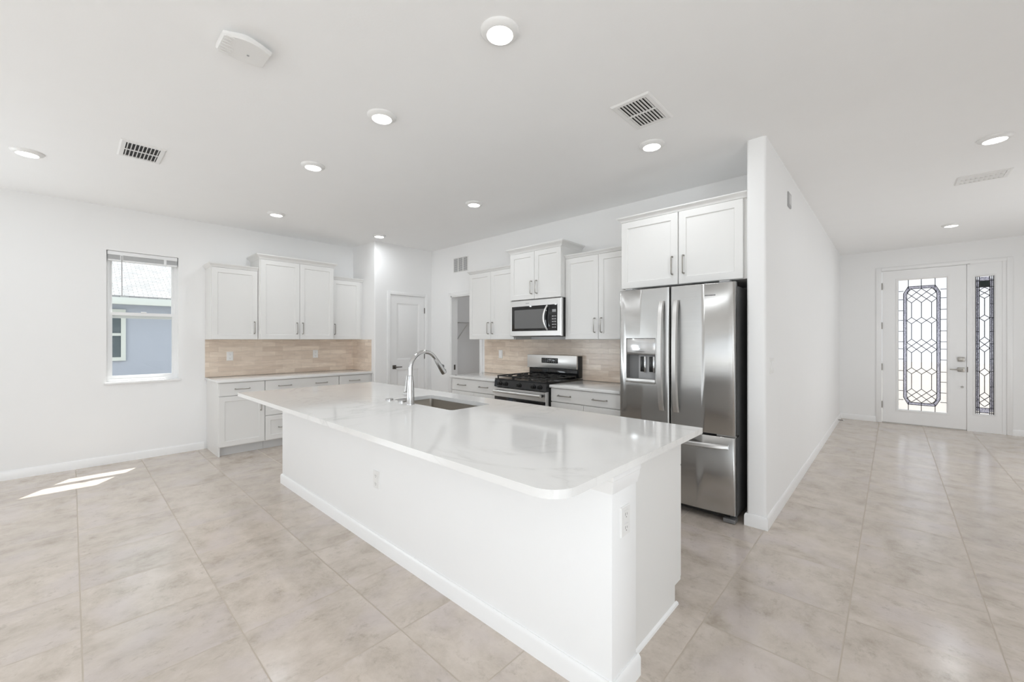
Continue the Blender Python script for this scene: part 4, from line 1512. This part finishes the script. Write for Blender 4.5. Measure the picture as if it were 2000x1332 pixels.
# ------------------------------------------------------------------ things on the walls
t = thing('wall_vent', 'white return-air grille on the wall above the open doorway', 'vent', (-4.88, YR, 2.53))
tf = fr_y(YR)
va0, va1, vz0, vz1 = -5.065, -4.715, 2.418, 2.645
m = MB(tf)
m.loft([(va0, va1, vz0, vz1, 0), (va0, va1, vz0, vz1, 0.004), (va0 + 0.004, va1 - 0.004, vz0 + 0.004, vz1 - 0.004, 0.008), (va0 + 0.014, va1 - 0.014, vz0 + 0.012, vz1 - 0.012, 0.008), (va0 + 0.014, va1 - 0.014, vz0 + 0.012, vz1 - 0.012, 0.0)], True)
for a in (0.335, 0.665):
    c_ = va0 + a * (va1 - va0)
    m.box(c_ - 0.007, c_ + 0.007, 0.0015, 0.008, vz0 + 0.012, vz1 - 0.012)
m.build('frame', 'plate', t)
MB(tf).box(va0 + 0.012, va1 - 0.012, 0.0003, 0.0012, vz0 + 0.010, vz1 - 0.010).build('duct_shade', 'fridge_side', t)  # flat dark sheet painted for the shade behind the louvres
m = MB(tf)
for i in range(12):
    z = vz0 + 0.018 + i * 0.0165
    m.box(va0 + 0.014, va1 - 0.014, 0.0015, 0.006, z, z + 0.0095)
m.build('louvers', 'toe', t)


def wall_outlet(tf_, a, z, d_, label, loc):
    o = outlet(tf_, a, z, d_, None, 'wall_outlet')
    tag(o, label, 'outlet', 'outlets in the tile backsplash')
    return o


wall_outlet(TL, 1.405, 1.155, 0.0096, 'white outlet in the tile backsplash nearer the window', None)
wall_outlet(TL, 2.484, 1.157, 0.0096, 'white outlet in the tile backsplash below the tall cabinet', None)


def switch(tf_, a, z, d_, label, gang=1):
    w = 0.036 + 0.023 * (gang - 1)
    mb = MB(tf_)
    mb.loft([(a - w, a + w, z - 0.058, z + 0.058, d_), (a - w, a + w, z - 0.058, z + 0.058, d_ + 0.003), (a - w + 0.003, a + w - 0.003, z - 0.055, z + 0.055, d_ + 0.006)])
    o = mb.build('light_switch', 'plate')
    tag(o, label, 'switch')
    for i in range(gang):
        c_ = a + (i - (gang - 1) / 2) * 0.046
        mb = MB(tf_)
        mb.loft([(c_ - 0.016, c_ + 0.016, z - 0.033, z + 0.033, d_ + 0.006), (c_ - 0.016, c_ + 0.016, z - 0.033, z + 0.033, d_ + 0.008), (c_ - 0.015, c_ + 0.015, z - 0.032, z + 0.000, d_ + 0.0085), ])
        mb.build('rocker', 'trim', o)
    return o


switch(TR, -4.015, 1.168, 0.0096, 'white switch in the tile backsplash left of the range')
switch(fr_x(XW1), 3.575, 1.175, 0, 'white double light switch on the hall wall beside its free end', 2)
m = MB(fr_x(XW1))
m.loft([(4.21, 4.335, 2.525, 2.65, 0), (4.21, 4.335, 2.525, 2.65, 0.009), (4.216, 4.329, 2.531, 2.644, 0.012)])
t = tag(m.build('door_chime', 'grey'), 'small grey box high on the hall wall near the ceiling', 'chime')
MB(fr_x(XW1)).box(4.23, 4.315, 0.012, 0.0135, 2.545, 2.63, 0.001, 1).build('cover', 'toe', t)

for o in list(bpy.data.objects):
    if '_origin' in o:
        del o['_origin']
